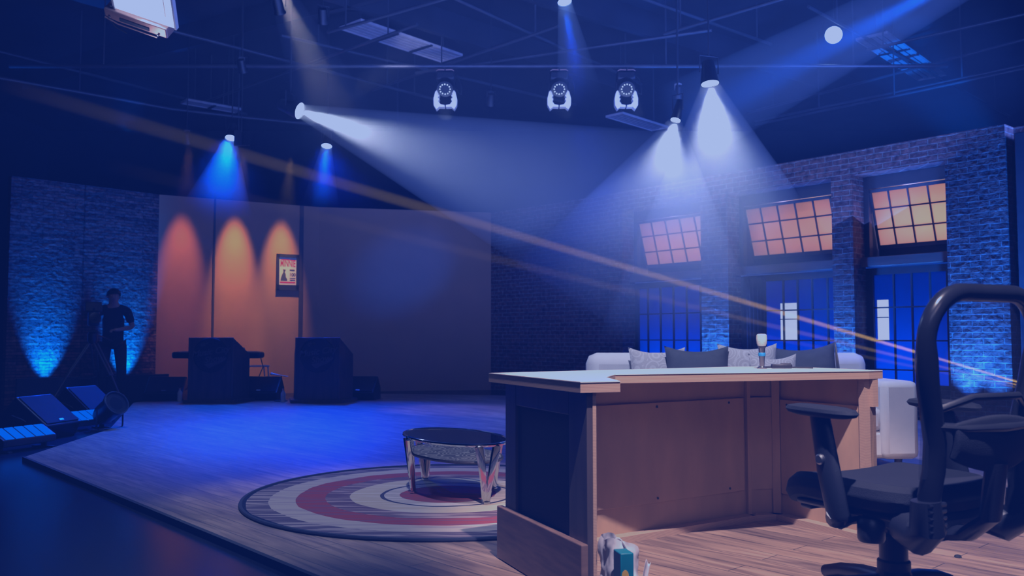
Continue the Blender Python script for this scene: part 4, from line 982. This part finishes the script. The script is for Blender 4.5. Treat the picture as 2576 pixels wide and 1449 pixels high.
# ------------------------------------------------------------------ overhead rig
ZR = 5.0
def above(px, py, z): return ground(px, py, z)
def pipes():
    def pipe(pts, r, label, group='dark pipes of the lighting grid', name='grid_pipe', hang=()):
        if hang:
            t = thing(name, label, 'pipe', (0, 0, 0), 0, group)
            obj('tube', MB().tube(pts, r, 10), 'pipe', t)
            for f in hang:
                a = Vector(pts[0]).lerp(Vector(pts[-1]), f) if len(pts) == 2 else Vector(pts[f])
                obj('hanger_rod', MB().cyl((a.x, a.y, a.z), (a.x, a.y, 6.3), .012, n=8), 'pipe', t)
            return t
        o = obj(name, MB().tube(pts, r, 10), 'pipe'); return tag(o, label, 'pipe', group)
    A = [above(x, y, 4.95) for x, y in ((-60, 186), (200, 232), (430, 274), (600, 294), (780, 312), (1000, 322))]
    pipe(A, .028, 'long curved track pipe along the upper left of the ceiling', name='curtain_track', hang=(1, 3, 5))
    for k in (0, 1):
        B = [above(x, y + 9 * k, 4.95 - .07 * k) for x, y in ((2640, 150), (2420, 197), (2250, 233), (2060, 272), (1900, 305))]
        pipe(B, .020, ('upper' if not k else 'lower') + ' tube of the double track above the brick window wall', name='curtain_track', hang=(1, 3) if not k else (0, 2))
    pipe([Vector((-7.5, 12.85, ZR)), Vector((6.5, 12.85, ZR))], .03, 'straight lighting bar carrying the three moving lamps', hang=(.1, .3, .7, .9))
    spec = [((1155, 168), (1650, 96), 'grid pipe rising to the right above the middle moving lamp'), ((1000, 205), (1310, 98), 'grid pipe rising right from behind the left moving lamp'),
            ((1185, 15), (1545, 180), 'grid pipe descending right between the middle and right moving lamps'), ((860, 125), (1350, 240), 'grid pipe descending right behind the long grey diffuser'),
            ((1600, -10), (1880, 90), 'grid pipe descending right at the top centre right'), ((1740, 65), (2060, -30), 'grid pipe rising right toward the facing blue lamp'),
            ((1990, 255), (2576, 100), 'grid pipe rising right below the blue lit diffuser'), ((2250, 110), (2560, 40), 'grid pipe rising right past the upper end of the blue lit diffuser'),
            ((2150, 80), (2480, 260), 'grid pipe descending right behind the blue lit diffuser'), ((0, 130), (520, 262), 'grid pipe descending right above the left curved track'),
            ((480, 90), (1000, 225), 'grid pipe descending right behind the tan light beam'), ((560, 240), (930, 105), 'grid pipe rising right toward the grey diffuser'), ((900, 60), (1250, -40), 'grid pipe rising right out of the top of the frame')]
    for i, (a, b, lab) in enumerate(spec):
        z = 5.35 + .09 * (i % 5)
        P0, P1 = above(*a, z), above(*b, z); d = (P1 - P0)
        pipe([P0 - d * .25, P1 + d * .25], .024, lab, hang=(.1, .9))
    for i, (px0, py0, px1, py1, lab) in enumerate(((980, 30, 1330, 140, 'dark ceiling joist crossing behind the long grey diffuser'), (1450, 20, 2000, 190, 'dark ceiling joist above the right moving lamp'), (300, 150, 760, 30, 'dark ceiling joist right of the softbox'))):
        a, b = above(px0, py0, 6.0), above(px1, py1, 6.0); d = (b - a).normalized(); n = Vector((-d.y, d.x, 0)) * .05
        a -= d * 3; b += d * 3; mb = MB()
        mb.hexa([a - n - Vector((0, 0, .12)), b - n - Vector((0, 0, .12)), b + n - Vector((0, 0, .12)), a + n - Vector((0, 0, .12)), a - n + Vector((0, 0, .3)), b - n + Vector((0, 0, .3)), b + n + Vector((0, 0, .3)), a + n + Vector((0, 0, .3))])
        struct('trim_joist_%d' % (i + 1), mb, 'ceil', smooth=False)
pipes()
def diffuser(a, b, z, w, label, cuts=2):
    p0, p1 = above(*a, z), above(*b, z); d = p1 - p0; ln = d.length; ang = math.atan2(d.y, d.x)
    t = thing('slot_diffuser', label, 'air vent', p0, ang)
    obj('frame', MB().box((ln / 2, w / 2 + .01, .01), (ln, .02, .04)).box((ln / 2, -w / 2 - .01, .01), (ln, .02, .04)).box((0.01, 0, .01), (.02, w, .04)).box((ln - .01, 0, .01), (.02, w, .04)), 'duct', t, smooth=False)
    obj('backing', MB().box((ln / 2, 0, .045), (ln, w, .01)), 'black', t, smooth=False)
    n = 5
    for k in range(n):
        obj('slat', MB().box((ln / 2, -w / 2 + (k + .5) * w / n, .01), (ln - .04, w / n * .66, .012)), 'duct', t, smooth=False)
    for k in range(cuts): obj('strap', MB().box((ln * (k + 1) / (cuts + 1), 0, -.012), (.05, w + .06, .02)), 'black', t, smooth=False)
    obj('hanger', MB().cyl((.2, 0, .04), (.2, 0, 6.32 - z), .008, n=6).cyl((ln - .2, 0, .04), (ln - .2, 0, 6.32 - z), .008, n=6), 'pipe', t)
diffuser((880, 62), (1136, 148), 5.75, .50, 'long grey slot diffuser on the ceiling above the left moving lamp')
diffuser((2192, 92), (2345, 196), 5.75, .46, 'blue lit slot diffuser on the ceiling above the right windows')
diffuser((1545, 290), (1660, 325), 4.9, .34, 'small blue lit slot diffuser below the right moving lamp', 0)
diffuser((462, 256), (600, 280), 5.15, .26, 'pale slot diffuser beside the left curved track', 1)

def lampblock(px, py, z, sx, label, mname='copper', k=.62):
    """small hanging tungsten fixture with cooling fins"""
    p = above(px, py, z)
    t = thing('hanging_fixture', label, 'stage light', p, R(20 + sx * 7)); t.scale = (k, k, k)
    obj('housing', MB().lathe([(0, -.16), (.09, -.15), (.10, -.05), (.10, .1), (.12, .13), (.12, .16), (0, .15)], 20, (0, 0, 0), axis=(.3, .55, -.8)), 'blackplastic', t)
    obj('fin', MB().box((-.06, .02, .12), (.012, .12, .16)).box((-.03, .02, .125), (.012, .12, .16)).box((0, .02, .13), (.012, .12, .16)).box((.03, .02, .125), (.012, .12, .16)).box((.06, .02, .12), (.012, .12, .16)), mname, t, smooth=False)
    obj('yoke', MB().tube([(-.14, 0, 0), (-.14, 0, .22), (.14, 0, .22), (.14, 0, 0)], .01, 6), 'black', t)
    obj('clamp', MB().cyl((0, 0, .21), (0, 0, (6.32 - z) / k), .016, n=8), 'black', t)
lampblock(608, 165, 5.0, 1, 'hanging lamp with pale fins left of the tan beam', 'steel')
lampblock(700, 14, 5.0, 0, 'hanging finned lamp at the head of the tan beam', 'copper')
lampblock(812, 40, 5.2, 2, 'small dark hanging lamp right of the tan beam', 'pipe')
lampblock(470, 346, 4.3, 3, 'dark hanging lamp left of the two blue downlights', 'copper')
lampblock(1707, 230, 4.8, 1, 'tall narrow hanging lamp right of the three moving lamps', 'wall_white')
lampblock(1235, 250, 4.7, 2, 'small pale hanging fixture between the left and middle moving lamps', 'steel')

def moving_head():
    t = thing('moving_head_lamp', '', 'stage light', (0, 0, 0), 0, 'moving lamps hanging in a row above the stage')
    # local origin: pipe centre; hangs below; faces -y
    obj('clamp', MB().tube([(.038 * math.cos(a * PI / 8), 0, .038 * math.sin(a * PI / 8)) for a in range(16)], .012, 6, closed=True).box((0, 0, -.06), (.05, .05, .06)), 'black', t)
    obj('base', MB().box((0, .02, -.16), (.28, .22, .14)), 'blackplastic', t, bevel=.03)
    obj('base_handle', MB().tube([(-.13, -.09, -.098), (-.10, -.11, -.085), (-.01, -.11, -.088)], .008, 6).tube([(.13, -.09, -.098), (.10, -.11, -.085), (.01, -.11, -.088)], .008, 6), 'copper', t)
    ax = Vector((0, -.80, -.60)).normalized()
    c = Vector((0, .0, -.30))
    hd = obj('head', MB().lathe([(0, -.15), (.10, -.14), (.135, -.06), (.14, .05), (.125, .10), (.12, .13), (0, .12)], 28, c, axis=ax), 'blackplastic', t)
    e1 = Vector((1, 0, 0)); e2 = ax.cross(e1)
    obj('lens', MB().lathe([(0, .125), (.085, .128), (.085, .122), (0, .12)], 24, c, axis=ax), 'gloss', hd)
    for k in range(12):
        a = k * 2 * PI / 12; q = c + ax * .130 + (e1 * math.cos(a) + e2 * math.sin(a)) * .076
        obj('led', MB().lathe([(0, -.004), (.010, -.002), (.010, .004), (.007, .008), (0, .009)], 10, q, axis=ax), 'led', hd)
    for sx in (-1, 1):
        mb = MB()
        pts = [(.105, -.36), (.150, -.40), (.175, -.50), (.172, -.60), (.150, -.635), (.135, -.665), (.110, -.645), (.095, -.625), (.01, -.628), (.01, -.60), (.07, -.588), (.105, -.54), (.085, -.505), (.112, -.49), (.085, -.45), (.11, -.44), (.082, -.405), (.10, -.39)]
        n = len(pts)
        mb._add([(sx * x, -.05, z) for x, z in pts] + [(sx * x, .07, z) for x, z in pts], [tuple(range(n)), tuple(range(2 * n - 1, n - 1, -1))] + [(i, (i + 1) % n, n + (i + 1) % n, n + i) for i in range(n)])
        obj('yoke_arm', mb, 'wall_white', t, smooth=False)
        obj('arm_joint', MB().cyl((sx * .13, .02, -.24), (sx * .14, .02, -.40), .02, n=10), 'blackplastic', t)
    obj('power_cable', MB().tube([(.13, .03, -.12), (.20, .03, -.18), (.24, .03, -.32), (.235, .03, -.42), (.19, .03, -.40), (.165, .03, -.34)], .008, 6), 'rubber', t)
    return t
mh = moving_head()
MHY = 12.85
for i, (px, lab) in enumerate(((1121, 'moving lamp with a ring of white LEDs, leftmost of the three'), (1406, 'moving lamp with a ring of white LEDs, middle of the three'), (1574, 'moving lamp with a ring of white LEDs, rightmost of the three'))):
    p = at(px, 165, MHY)
    if i == 0: mh.location = (p.x, MHY, ZR); mh['label'] = lab
    else: dup(mh, lab, (p.x, MHY, ZR))

BLUES = []
def par(px, py, Y, aim, r, label, lens='bulb_blue', can=.26, name='par_lamp', z_top=None, group=None):
    p = at(px, py, Y); ax = Vector(aim).normalized()
    t = thing(name, label, 'stage light', p, 0, group)
    b = -ax * can
    obj('can', MB().lathe([(0, -can), (r * .7, -can + .01), (r * .85, -can * .6), (r * 1.1, -.02), (r * 1.12, .02), (r * 1.02, .02), (r * 1.0, 0), (0, -.01)], 24, (0, 0, 0), axis=ax), 'blackplastic', t)
    obj('lens', MB().lathe([(0, .012), (r * .6, .010), (r, .0), (0, -.002)], 24, (0, 0, 0), axis=ax), lens, t)
    zz = 6.3 - p.z; s = ax.cross(Vector((0, 0, 1)))
    s = s.normalized() if s.length > .05 else Vector((1, 0, 0))
    q = -ax * can * .45
    obj('yoke', MB().tube([q + s * r * 1.25, q + s * r * 1.25 + Vector((0, 0, .22)), q - s * r * 1.25 + Vector((0, 0, .22)), q - s * r * 1.25], .009, 6), 'black', t)
    obj('hanger_rod', MB().cyl(q + Vector((0, 0, .22)), (q.x, q.y, zz), .012, n=8), 'black', t)
    return p, ax
PB3 = par(581, 346, 14.0, (.0, -.45, -1), .085, 'blue downlight above the middle of the orange wall, half hidden by a black flap')
PB4 = par(822, 366, 14.6, (.0, -.40, -1), .085, 'blue downlight above the right end of the orange wall')
PB5 = par(1420, 3, 12.0, (.12, -.3, -1), .095, 'blue downlight at the top centre of the frame')
PB6 = par(2097, 88, 13.2, (-.35, -.95, -.38), .125, 'bright blue lamp facing the camera at the upper right')
PW1 = par(752, 278, 13.0, (.92, -.22, -.36), .12, 'brilliant white spotlight at the upper left throwing its beam right', 'bulb_white', .34)
PW2 = par(1786, 208, 11.2, (.05, -.15, -1), .11, 'white downlight in thick haze above the right brick pier', 'bulb_white', .3)
PW3 = par(1700, 300, 11.6, (-.25, -.25, -.9), .065, 'white downlight lost in haze left of the brighter one', 'bulb_white', .3)
# flap that half hides the left blue lamp
q = at(598, 346, 13.86)
tag(put(obj('barn_door_flap', MB().box((0, 0, .0), (.12, .01, .24)).box((.06, .02, -.12), (.24, .05, .012)).cyl((.05, .02, .1), (.05, .02, 6.3 - q.z), .01, n=6), 'black', smooth=False), Matrix.Translation(q)), 'black flap hanging in front of the left blue downlight', 'flap')

def softbox():
    # large lit panel at the upper left, seen from below
    Y = 8.6
    c = [at(272, -60, Y - .25), at(442, 68, Y), at(470, -60, Y - .1), at(294, 20, Y + .0)]
    a, b = at(293, 20, Y), at(441, 70, Y)           # lower edge left -> right
    ex = (b - a); w = ex.length; ex.normalize()
    up = (at(305, -140, Y - .65) - a); up -= ex * up.dot(ex) * .9; h = 1.1; up.normalize()
    nrm = ex.cross(up).normalized()
    m = Matrix((ex, up, nrm)).transposed().to_4x4(); m.translation = a
    if nrm.y > 0: sgn = -1
    else: sgn = 1
    t = thing('softbox', 'large glowing white softbox with a copper underside at the upper left', 'stage light'); t.matrix_world = m
    obj('front_cloth', MB().box((w / 2, h / 2, 0), (w, h, .01)), 'soft', t, smooth=False)
    obj('rim', MB().box((w + .012, h / 2, 0), (.02, h, .05)).box((-.012, h / 2, 0), (.02, h, .05)).box((w / 2, h + .01, 0), (w, .02, .05)), 'wall_white', t, smooth=False)
    obj('seam', MB().box((w * .86, h / 2 + .06, sgn * .008), (.007, h - .1, .004)), 'copper', t, smooth=False)
    k = sgn
    mb = MB().box((w * .36, -.06, -k * .02), (w * 1.06, .12, .16))
    obj('reflector_tray', mb, 'copper', t, smooth=False, bevel=.012)
    obj('tray_slot', MB().box((w * .34, -.075, k * .062), (w * .5, .035, .012)), 'black', t, smooth=False)
    obj('rail', MB().tube([(-w * .16, -.10, k * .07), (w * .05, -.135, k * .07), (w * .72, -.135, k * .07)], .007, 6), 'copper', t)
    obj('bolt', MB().lathe([(0, 0), (.012, 0), (.012, .012), (0, .016)], 8, (-w * .08, -.09, k * .065), axis=(0, 0, k)).lathe([(0, 0), (.012, 0), (.012, .012), (0, .016)], 8, (w * .74, -.10, k * .065), axis=(0, 0, k)).lathe([(0, 0), (.012, 0), (.012, .012), (0, .016)], 8, (-w * .06, .03, k * .02), axis=(0, 0, k)), 'steel', t)
    obj('cable', MB().tube([(-w * .2, -.06, 0), (-w * .2, -.16, 0), (-w * .08, -.26, 0), (w * .1, -.29, 0)], .006, 6), 'rubber', t)
    top = m @ Vector((w / 2, h, 0)); inv = m.inverted()
    obj('hanger_rod', MB().cyl(inv @ top, inv @ Vector((top.x, top.y, 6.3)), .014, n=8), 'pipe', t)
    return m, w, h, sgn
SB = softbox()

# ------------------------------------------------------------------ small fittings that carry the uplights
def uplight(m, s, y, z, label, group):
    t = thing('uplight', label, 'stage light'); t.matrix_world = m @ Matrix.Translation((s, y, z))
    obj('can', MB().lathe([(.0, 0), (.05, 0), (.06, .02), (.06, .11), (.05, .115), (0, .10)], 18), 'blackplastic', t)
    obj('lens', MB().lathe([(0, .103), (.048, .103), (.048, .109), (0, .111)], 18), 'batten_led', t)

# ------------------------------------------------------------------ lights
def spot(name, loc, target, color, power, size, blend=.5, rad=.05):
    d = bpy.data.lights.new(name, 'SPOT'); d.color = color; d.energy = power; d.spot_size = R(size); d.spot_blend = blend; d.shadow_soft_size = rad
    o = bpy.data.objects.new(name, d); COL.objects.link(o); o.location = loc
    o.rotation_euler = (Vector(target) - Vector(loc)).to_track_quat('-Z', 'Y').to_euler(); return o
def point(name, loc, color, power, rad=.05):
    d = bpy.data.lights.new(name, 'POINT'); d.color = color; d.energy = power; d.shadow_soft_size = rad
    o = bpy.data.objects.new(name, d); COL.objects.link(o); o.location = loc; return o
def area(name, loc, target, color, power, sx, sy):
    d = bpy.data.lights.new(name, 'AREA'); d.color = color; d.energy = power; d.shape = 'RECTANGLE'; d.size = sx; d.size_y = sy
    o = bpy.data.objects.new(name, d); COL.objects.link(o); o.location = loc
    o.rotation_euler = (Vector(target) - Vector(loc)).to_track_quat('-Z', 'Y').to_euler(); return o

BLUE = (.0, .045, 1.0); WARM = (1.0, .62, .33); AMBER = (1.0, .36, .05)
def lights():
    # uplights on the left brick
    m, ln = seg_frame(PL0, PL1)
    for i, (s, pw) in enumerate(((.54, 1600), (1.74, 1600))):
        uplight(m, s, -.24, FLOOR, 'small floor uplight at the foot of the %s left brick flat' % ('outer' if i == 0 else 'inner'), 'uplights')
        a = m @ Vector((s, -.24, .12)); b = m @ Vector((s, .02, .86)); spot('uplight_beam', a, b, (.0, .20, 1), pw, 50, 1, .03)
    # amber downlights on the orange wall
    m, ln = seg_frame(PL1, PL2)
    for s, pw, c in ((.36, 900, (1, .24, .04)), (1.24, 1900, (1, .34, .04)), (2.05, 1500, (1, .38, .04))):
        a = m @ Vector((s, -.55, 4.15)); b = m @ Vector((s, .0, 1.9)); spot('amber_downlight', a, b, c, pw * 1.1, 25, 1.0, .05)
    # uplights on the right piers
    for s, pw in ((-.356, 1300), (1.68, 1000), (3.2, 1300), (3.5, 700), (4.4, 2500)):
        a = MR @ Vector((s, -.26, .08)); b = MR @ Vector((s, .03, 1.1)); spot('pier_uplight', a, b, (.02, .20, 1), pw, 64, 1, .03)
    # backlight behind the frosted windows
    for i, (a_, b_) in enumerate(((-2.2, -.599), (-.113, 1.532), (1.823, 2.994))):
        w = b_ - a_; mid = (a_ + b_) / 2
        for f, pw, c in ((.25, 7, (1, .40, .14)), (.55, 8, (1, .44, .20)), (.85, 7, (1, .40, .14))):
            point('window_backlight', MR @ Vector((a_ + w * f, REC + .5, 2.55)), c, pw * (1.3, 2.0, 1.3)[i], .12)
        for f in ((.3, .85), (.3, .85), (.38,))[i]: point('window_backlight', MR @ Vector((a_ + w * f, REC + .34, 2.66)), (.85, .55, 1), 13, .04)
        for f in (.3, .75): point('window_backlight', MR @ Vector((a_ + w * f, REC + .5, .55)), (.0, .13, 1), 7, .15)
    # blue wash over the stage
    spot('stage_wash', PB3[0] + Vector((0, -.2, -.05)), (-3.7, 10.7, 0), (.0, .08, 1), 3600, 58, 1, .12)
    spot('stage_wash', PB4[0] + Vector((0, -.2, -.05)), (-1.7, 10.8, 0), BLUE, 4200, 54, 1, .12)
    spot('stage_wash', (-3.6, 7.2, 5.6), (-2.9, 8.6, 0), (.0, .20, 1), 900, 44, .8, .3)
    spot('stage_wash', (3.6, 8.2, 5.6), (3.8, 8.0, 0), (.05, .16, 1), 2000, 50, .9, .3)
    spot('stage_wash', (1.5, 8.4, 5.6), (1.2, 10.8, 0), (.05, .14, 1), 2000, 60, .9, .3)
    # warm white keys over the desk, rug and sofa
    spot('rug_key', (-1.0, 4.6, 5.6), (-.5, 5.2, 0), (1, .80, .66), 900, 34, .5, .12)
    spot('desk_key', (.75, 1.2, 5.1), (1.4, 4.1, .3), (1, .60, .36), 5000, 38, .5, .06)
    spot('desk_fill', (1.5, 1.0, 2.2), (1.0, 4.3, .3), (1, .50, .26), 22, 60, 1, .3)  # added unseen warm fill for the plywood inside of the desk
    spot('sofa_key', (.6, 4.4, 5.7), (1.9, 6.6, .5), (1, .86, .80), 1500, 38, .5, .15)
    area('front_fill', (.5, -2.5, 4.5), (.5, 5, .5), (1, .66, .48), 35, 3, 1.5)
    # added fill spots brightening the white arms of the moving lamps
    for px in (1121, 1406, 1574):
        p = at(px, 165, MHY); spot('lamp_arm_fill', (p.x + .1, MHY - 1.2, ZR - 1.1), (p.x, MHY, ZR - .52), (1, .93, .9), 70, 22, .6, .05)
    # softbox output
    m, w, h, sgn = SB
    a = m @ Vector((w / 2, h / 2, sgn * .03)); b = m @ Vector((w / 2, h / 2, sgn * 2))
    area('softbox_output', a, b, (1, .95, .92), 35, w, h)
    point('softbox_tray_fill', m @ Vector((w * .3, -.55, sgn * .55)), (1, .72, .62), 9, .06)  # added unseen point light that brightens the copper tray
    # grid spill
    area('grid_spill', (1.0, 9.5, 3.3), (1.0, 11, 6.3), (.30, .38, 1.0), 300, 8, 5)
    spot('diffuser_wash', (6.3, 10.0, 2.2), at(2275, 145, 14.6), (.0, .2, 1), 5000, 15, .6, .1)
    spot('track_wash', (-5.2, 11.5, 3.6), at(330, 252, 15.5), (.0, .2, 1), 500, 9, .8, .1)
    spot('diffuser_wash', (-2.0, 10.5, 3.9), at(1050, 120, 14), (1, .82, .88), 420, 13, .8, .1)
lights()

# ------------------------------------------------------------------ haze
def haze_mat(name, density, aniso, a, ax, length, fade, puff):
    """smoke thinning out along the throw of the lamp, with soft wisps"""
    m, nt, ns, L = _nt(name)
    out = ns.new('ShaderNodeOutputMaterial'); v = ns.new('ShaderNodeVolumeScatter'); v.inputs['Anisotropy'].default_value = aniso
    v.inputs['Color'].default_value = (1, 1, 1, 1)
    if fade == 0:
        v.inputs['Density'].default_value = density
    else:
        tc = ns.new('ShaderNodeTexCoord'); sb = ns.new('ShaderNodeVectorMath'); sb.operation = 'SUBTRACT'; sb.inputs[1].default_value = a
        dt = ns.new('ShaderNodeVectorMath'); dt.operation = 'DOT_PRODUCT'; dt.inputs[1].default_value = ax
        L.new(tc.outputs['Object'], sb.inputs[0]); L.new(sb.outputs[0], dt.inputs[0])
        f = math_node(ns, L, 'MAXIMUM', math_node(ns, L, 'SUBTRACT', 1.0, math_node(ns, L, 'DIVIDE', dt.outputs['Value'], length)), 0.0)
        f = math_node(ns, L, 'MULTIPLY', math_node(ns, L, 'POWER', f, fade), density)
        if puff:
            nz = ns.new('ShaderNodeTexNoise'); nz.inputs['Scale'].default_value = 1.6; nz.inputs['Detail'].default_value = 2; L.new(tc.outputs['Object'], nz.inputs['Vector'])
            f = math_node(ns, L, 'MULTIPLY', f, math_node(ns, L, 'ADD', math_node(ns, L, 'MULTIPLY', nz.outputs['Fac'], puff), 1 - puff * .5))
        L.new(f, v.inputs['Density'])
    L.new(v.outputs[0], out.inputs['Volume']); return m
def shaft(label, a, aim, length, r0, half, density, color, power, lightangle=None, blend=.6, aniso=.0, rad=.04, fade=1.3, puff=.5):
    """haze filling one lamp's throw, lit by that lamp"""
    a = Vector(a); ax = Vector(aim).normalized()
    r1 = r0 + math.tan(R(half)) * length
    mb = MB(); n = 40
    mb.lathe([(r0, 0), (r1, length)], n, a, axis=ax)
    o = obj('lit_haze', mb, haze_mat('haze', density, aniso, a, ax, length, fade, puff)); tag(o, label, 'haze', kind='stuff')
    la = a - ax * (r0 / math.tan(R(half)) * .55)
    spot('beam_lamp', a + ax * .02, a + ax, color, power, lightangle or 2 * half, blend, rad)
    return o
def haze():
    p, ax = PW1; shaft('dense white light shaft from the spotlight at the upper left', p + ax * .05, ax, 6.0, .11, 13, .9, (1, .95, .92), 2600, blend=1)
    p, ax = PW2; shaft('wide white column of lit haze under the bright right downlight', p + ax * .05, ax, 3.3, .13, 26, .55, (1, .95, .95), 1000, blend=1, lightangle=60, fade=1.2)
    p, ax = PW3; shaft('white column of lit haze left of the bright right downlight', p + ax * .05, ax, 2.9, .10, 29, .5, (1, .95, .95), 560, blend=1, lightangle=64, fade=1.2)
    p, ax = PB3; shaft('blue cone of haze under the half hidden blue downlight', p + ax * .05, ax, 1.5, .10, 17, .9, (.0, .10, 1), 1100, blend=1)
    p, ax = PB4; shaft('blue cone of haze under the blue downlight right of the orange wall', p + ax * .05, ax, 1.2, .09, 11, .9, (.0, .12, 1), 800, blend=1)
    p, ax = PB5; shaft('blue cone of haze under the top centre downlight', p + ax * .05, ax, 1.6, .10, 8, .9, (.0, .07, 1), 900, blend=1)
    a = at(690, -60, 12.5); shaft('tan light shaft falling from the top left of centre', a, at(860, 330, 12.2) - a, 2.9, .12, 10, .25, (1, .66, .42), 900, blend=.8)
    a = at(2520, -110, 10.6); shaft('broad blue light shaft crossing behind the facing blue lamp', a, at(1900, 215, 12.4) - a, 4.6, .26, 5,   .35, (.0, .12, 1), 10000, blend=1, fade=.5)
    a = Vector((5.9, 9.1, .30))
    for tgt, lab, pw, hf in (((0, 210), 'long thin amber light ray crossing the room from lower right to upper left', 330000, .45), ((0, 350), 'second amber light ray just under the long one', 75000, .4), ((1500, 760), 'lowest short amber light ray above the sofa', 24000, .4)):
        b = at(*tgt, 9.1); L = (b - a).length * (1.0 if tgt[1] == 210 else .9)
        shaft(lab, a, b - a, L, .03, hf, .10, (1, .42, .04), pw, rad=.01, fade=.8, puff=0)
haze()
def ceiling_haze():
    m, nt, ns, L = _nt('thin_haze'); out = ns.new('ShaderNodeOutputMaterial'); v = ns.new('ShaderNodeVolumeScatter')
    v.inputs['Color'].default_value = (1, 1, 1, 1); L.new(v.outputs[0], out.inputs['Volume'])
    tc = ns.new('ShaderNodeTexCoord'); sp = ns.new('ShaderNodeSeparateXYZ'); mr = ns.new('ShaderNodeMapRange'); mr.interpolation_type = 'SMOOTHSTEP'
    mr.inputs['From Min'].default_value = 2.7; mr.inputs['From Max'].default_value = 4.6; mr.inputs['To Min'].default_value = 0; mr.inputs['To Max'].default_value = .016
    L.new(tc.outputs['Object'], sp.inputs[0]); L.new(sp.outputs[2], mr.inputs['Value']); L.new(mr.outputs[0], v.inputs['Density'])
    o = obj('stage_haze', MB().box((0.5, 13.0, 4.35), (19, 5.6, 3.3)), m, smooth=False)
    tag(o, 'thin blue haze hanging under the whole lighting grid', 'haze', kind='stuff')
    spot('grid_wash', (6.5, 9.0, 3.4), (2.8, 13.5, 5.2), (.13, .25, 1), 2200, 75, 1, .4)
    spot('grid_wash', (-1.5, 4.5, 2.6), (.4, 13.5, 5.2), (.25, .30, 1), 1300, 56, 1, .4)
ceiling_haze()

# ------------------------------------------------------------------ camera, world, look
cam = bpy.data.cameras.new('camera'); co = bpy.data.objects.new('camera', cam); COL.objects.link(co)
co.location = (0, 0, EYE); co.rotation_euler = (R(90) + TILT, 0, 0)
cam.sensor_width = 36; cam.lens = F / 2576 * 36; cam.clip_start = .05; cam.clip_end = 100
cam.dof.use_dof = True; cam.dof.focus_distance = 4.6; cam.dof.aperture_fstop = 4.0
bpy.context.scene.camera = co
w = bpy.data.worlds.new('world'); bpy.context.scene.world = w; w.use_nodes = True
w.node_tree.nodes['Background'].inputs[0].default_value = (.02, .03, .08, 1); w.node_tree.nodes['Background'].inputs[1].default_value = .2

sc = bpy.context.scene
sc.cycles.max_bounces = 5; sc.cycles.diffuse_bounces = 2; sc.cycles.glossy_bounces = 2; sc.cycles.transmission_bounces = 2; sc.cycles.volume_bounces = 0
sc.cycles.transparent_max_bounces = 12; sc.cycles.sample_clamp_indirect = 3; sc.cycles.caustics_reflective = False; sc.cycles.caustics_refractive = False
vs = sc.view_settings; sc.display_settings.display_device = 'sRGB'; vs.view_transform = 'Standard'; vs.look = 'None'; vs.exposure = 0; vs.gamma = 1
# film look: lifted navy blacks and soft blue-white highlights
def lin(c): return c / 12.92 if c <= .04045 else ((c + .055) / 1.055) ** 2.4
vs.use_curve_mapping = True
cm = vs.curve_mapping; cm.extend = 'HORIZONTAL'
lo, hi = (5, 20, 68), (166, 186, 232)
for ci in range(3):
    cv = cm.curves[ci]
    pts = [(lin(s), lin((lo[ci] + (hi[ci] - lo[ci]) * s) / 255)) for s in (0, .1, .2, .32, .45, .6, .8, 1.0)]
    cv.points[0].location = pts[0]; cv.points[1].location = pts[-1]
    for p in pts[1:-1]: cv.points.new(*p)
    for p in cv.points: p.handle_type = 'VECTOR'
cm.update()
sc.cycles.volume_step_rate = 2
sc.cycles.use_adaptive_sampling = True
sc.cycles.adaptive_threshold = .03
sc.cycles.light_sampling_threshold = .04
sc.cycles.max_bounces = 4
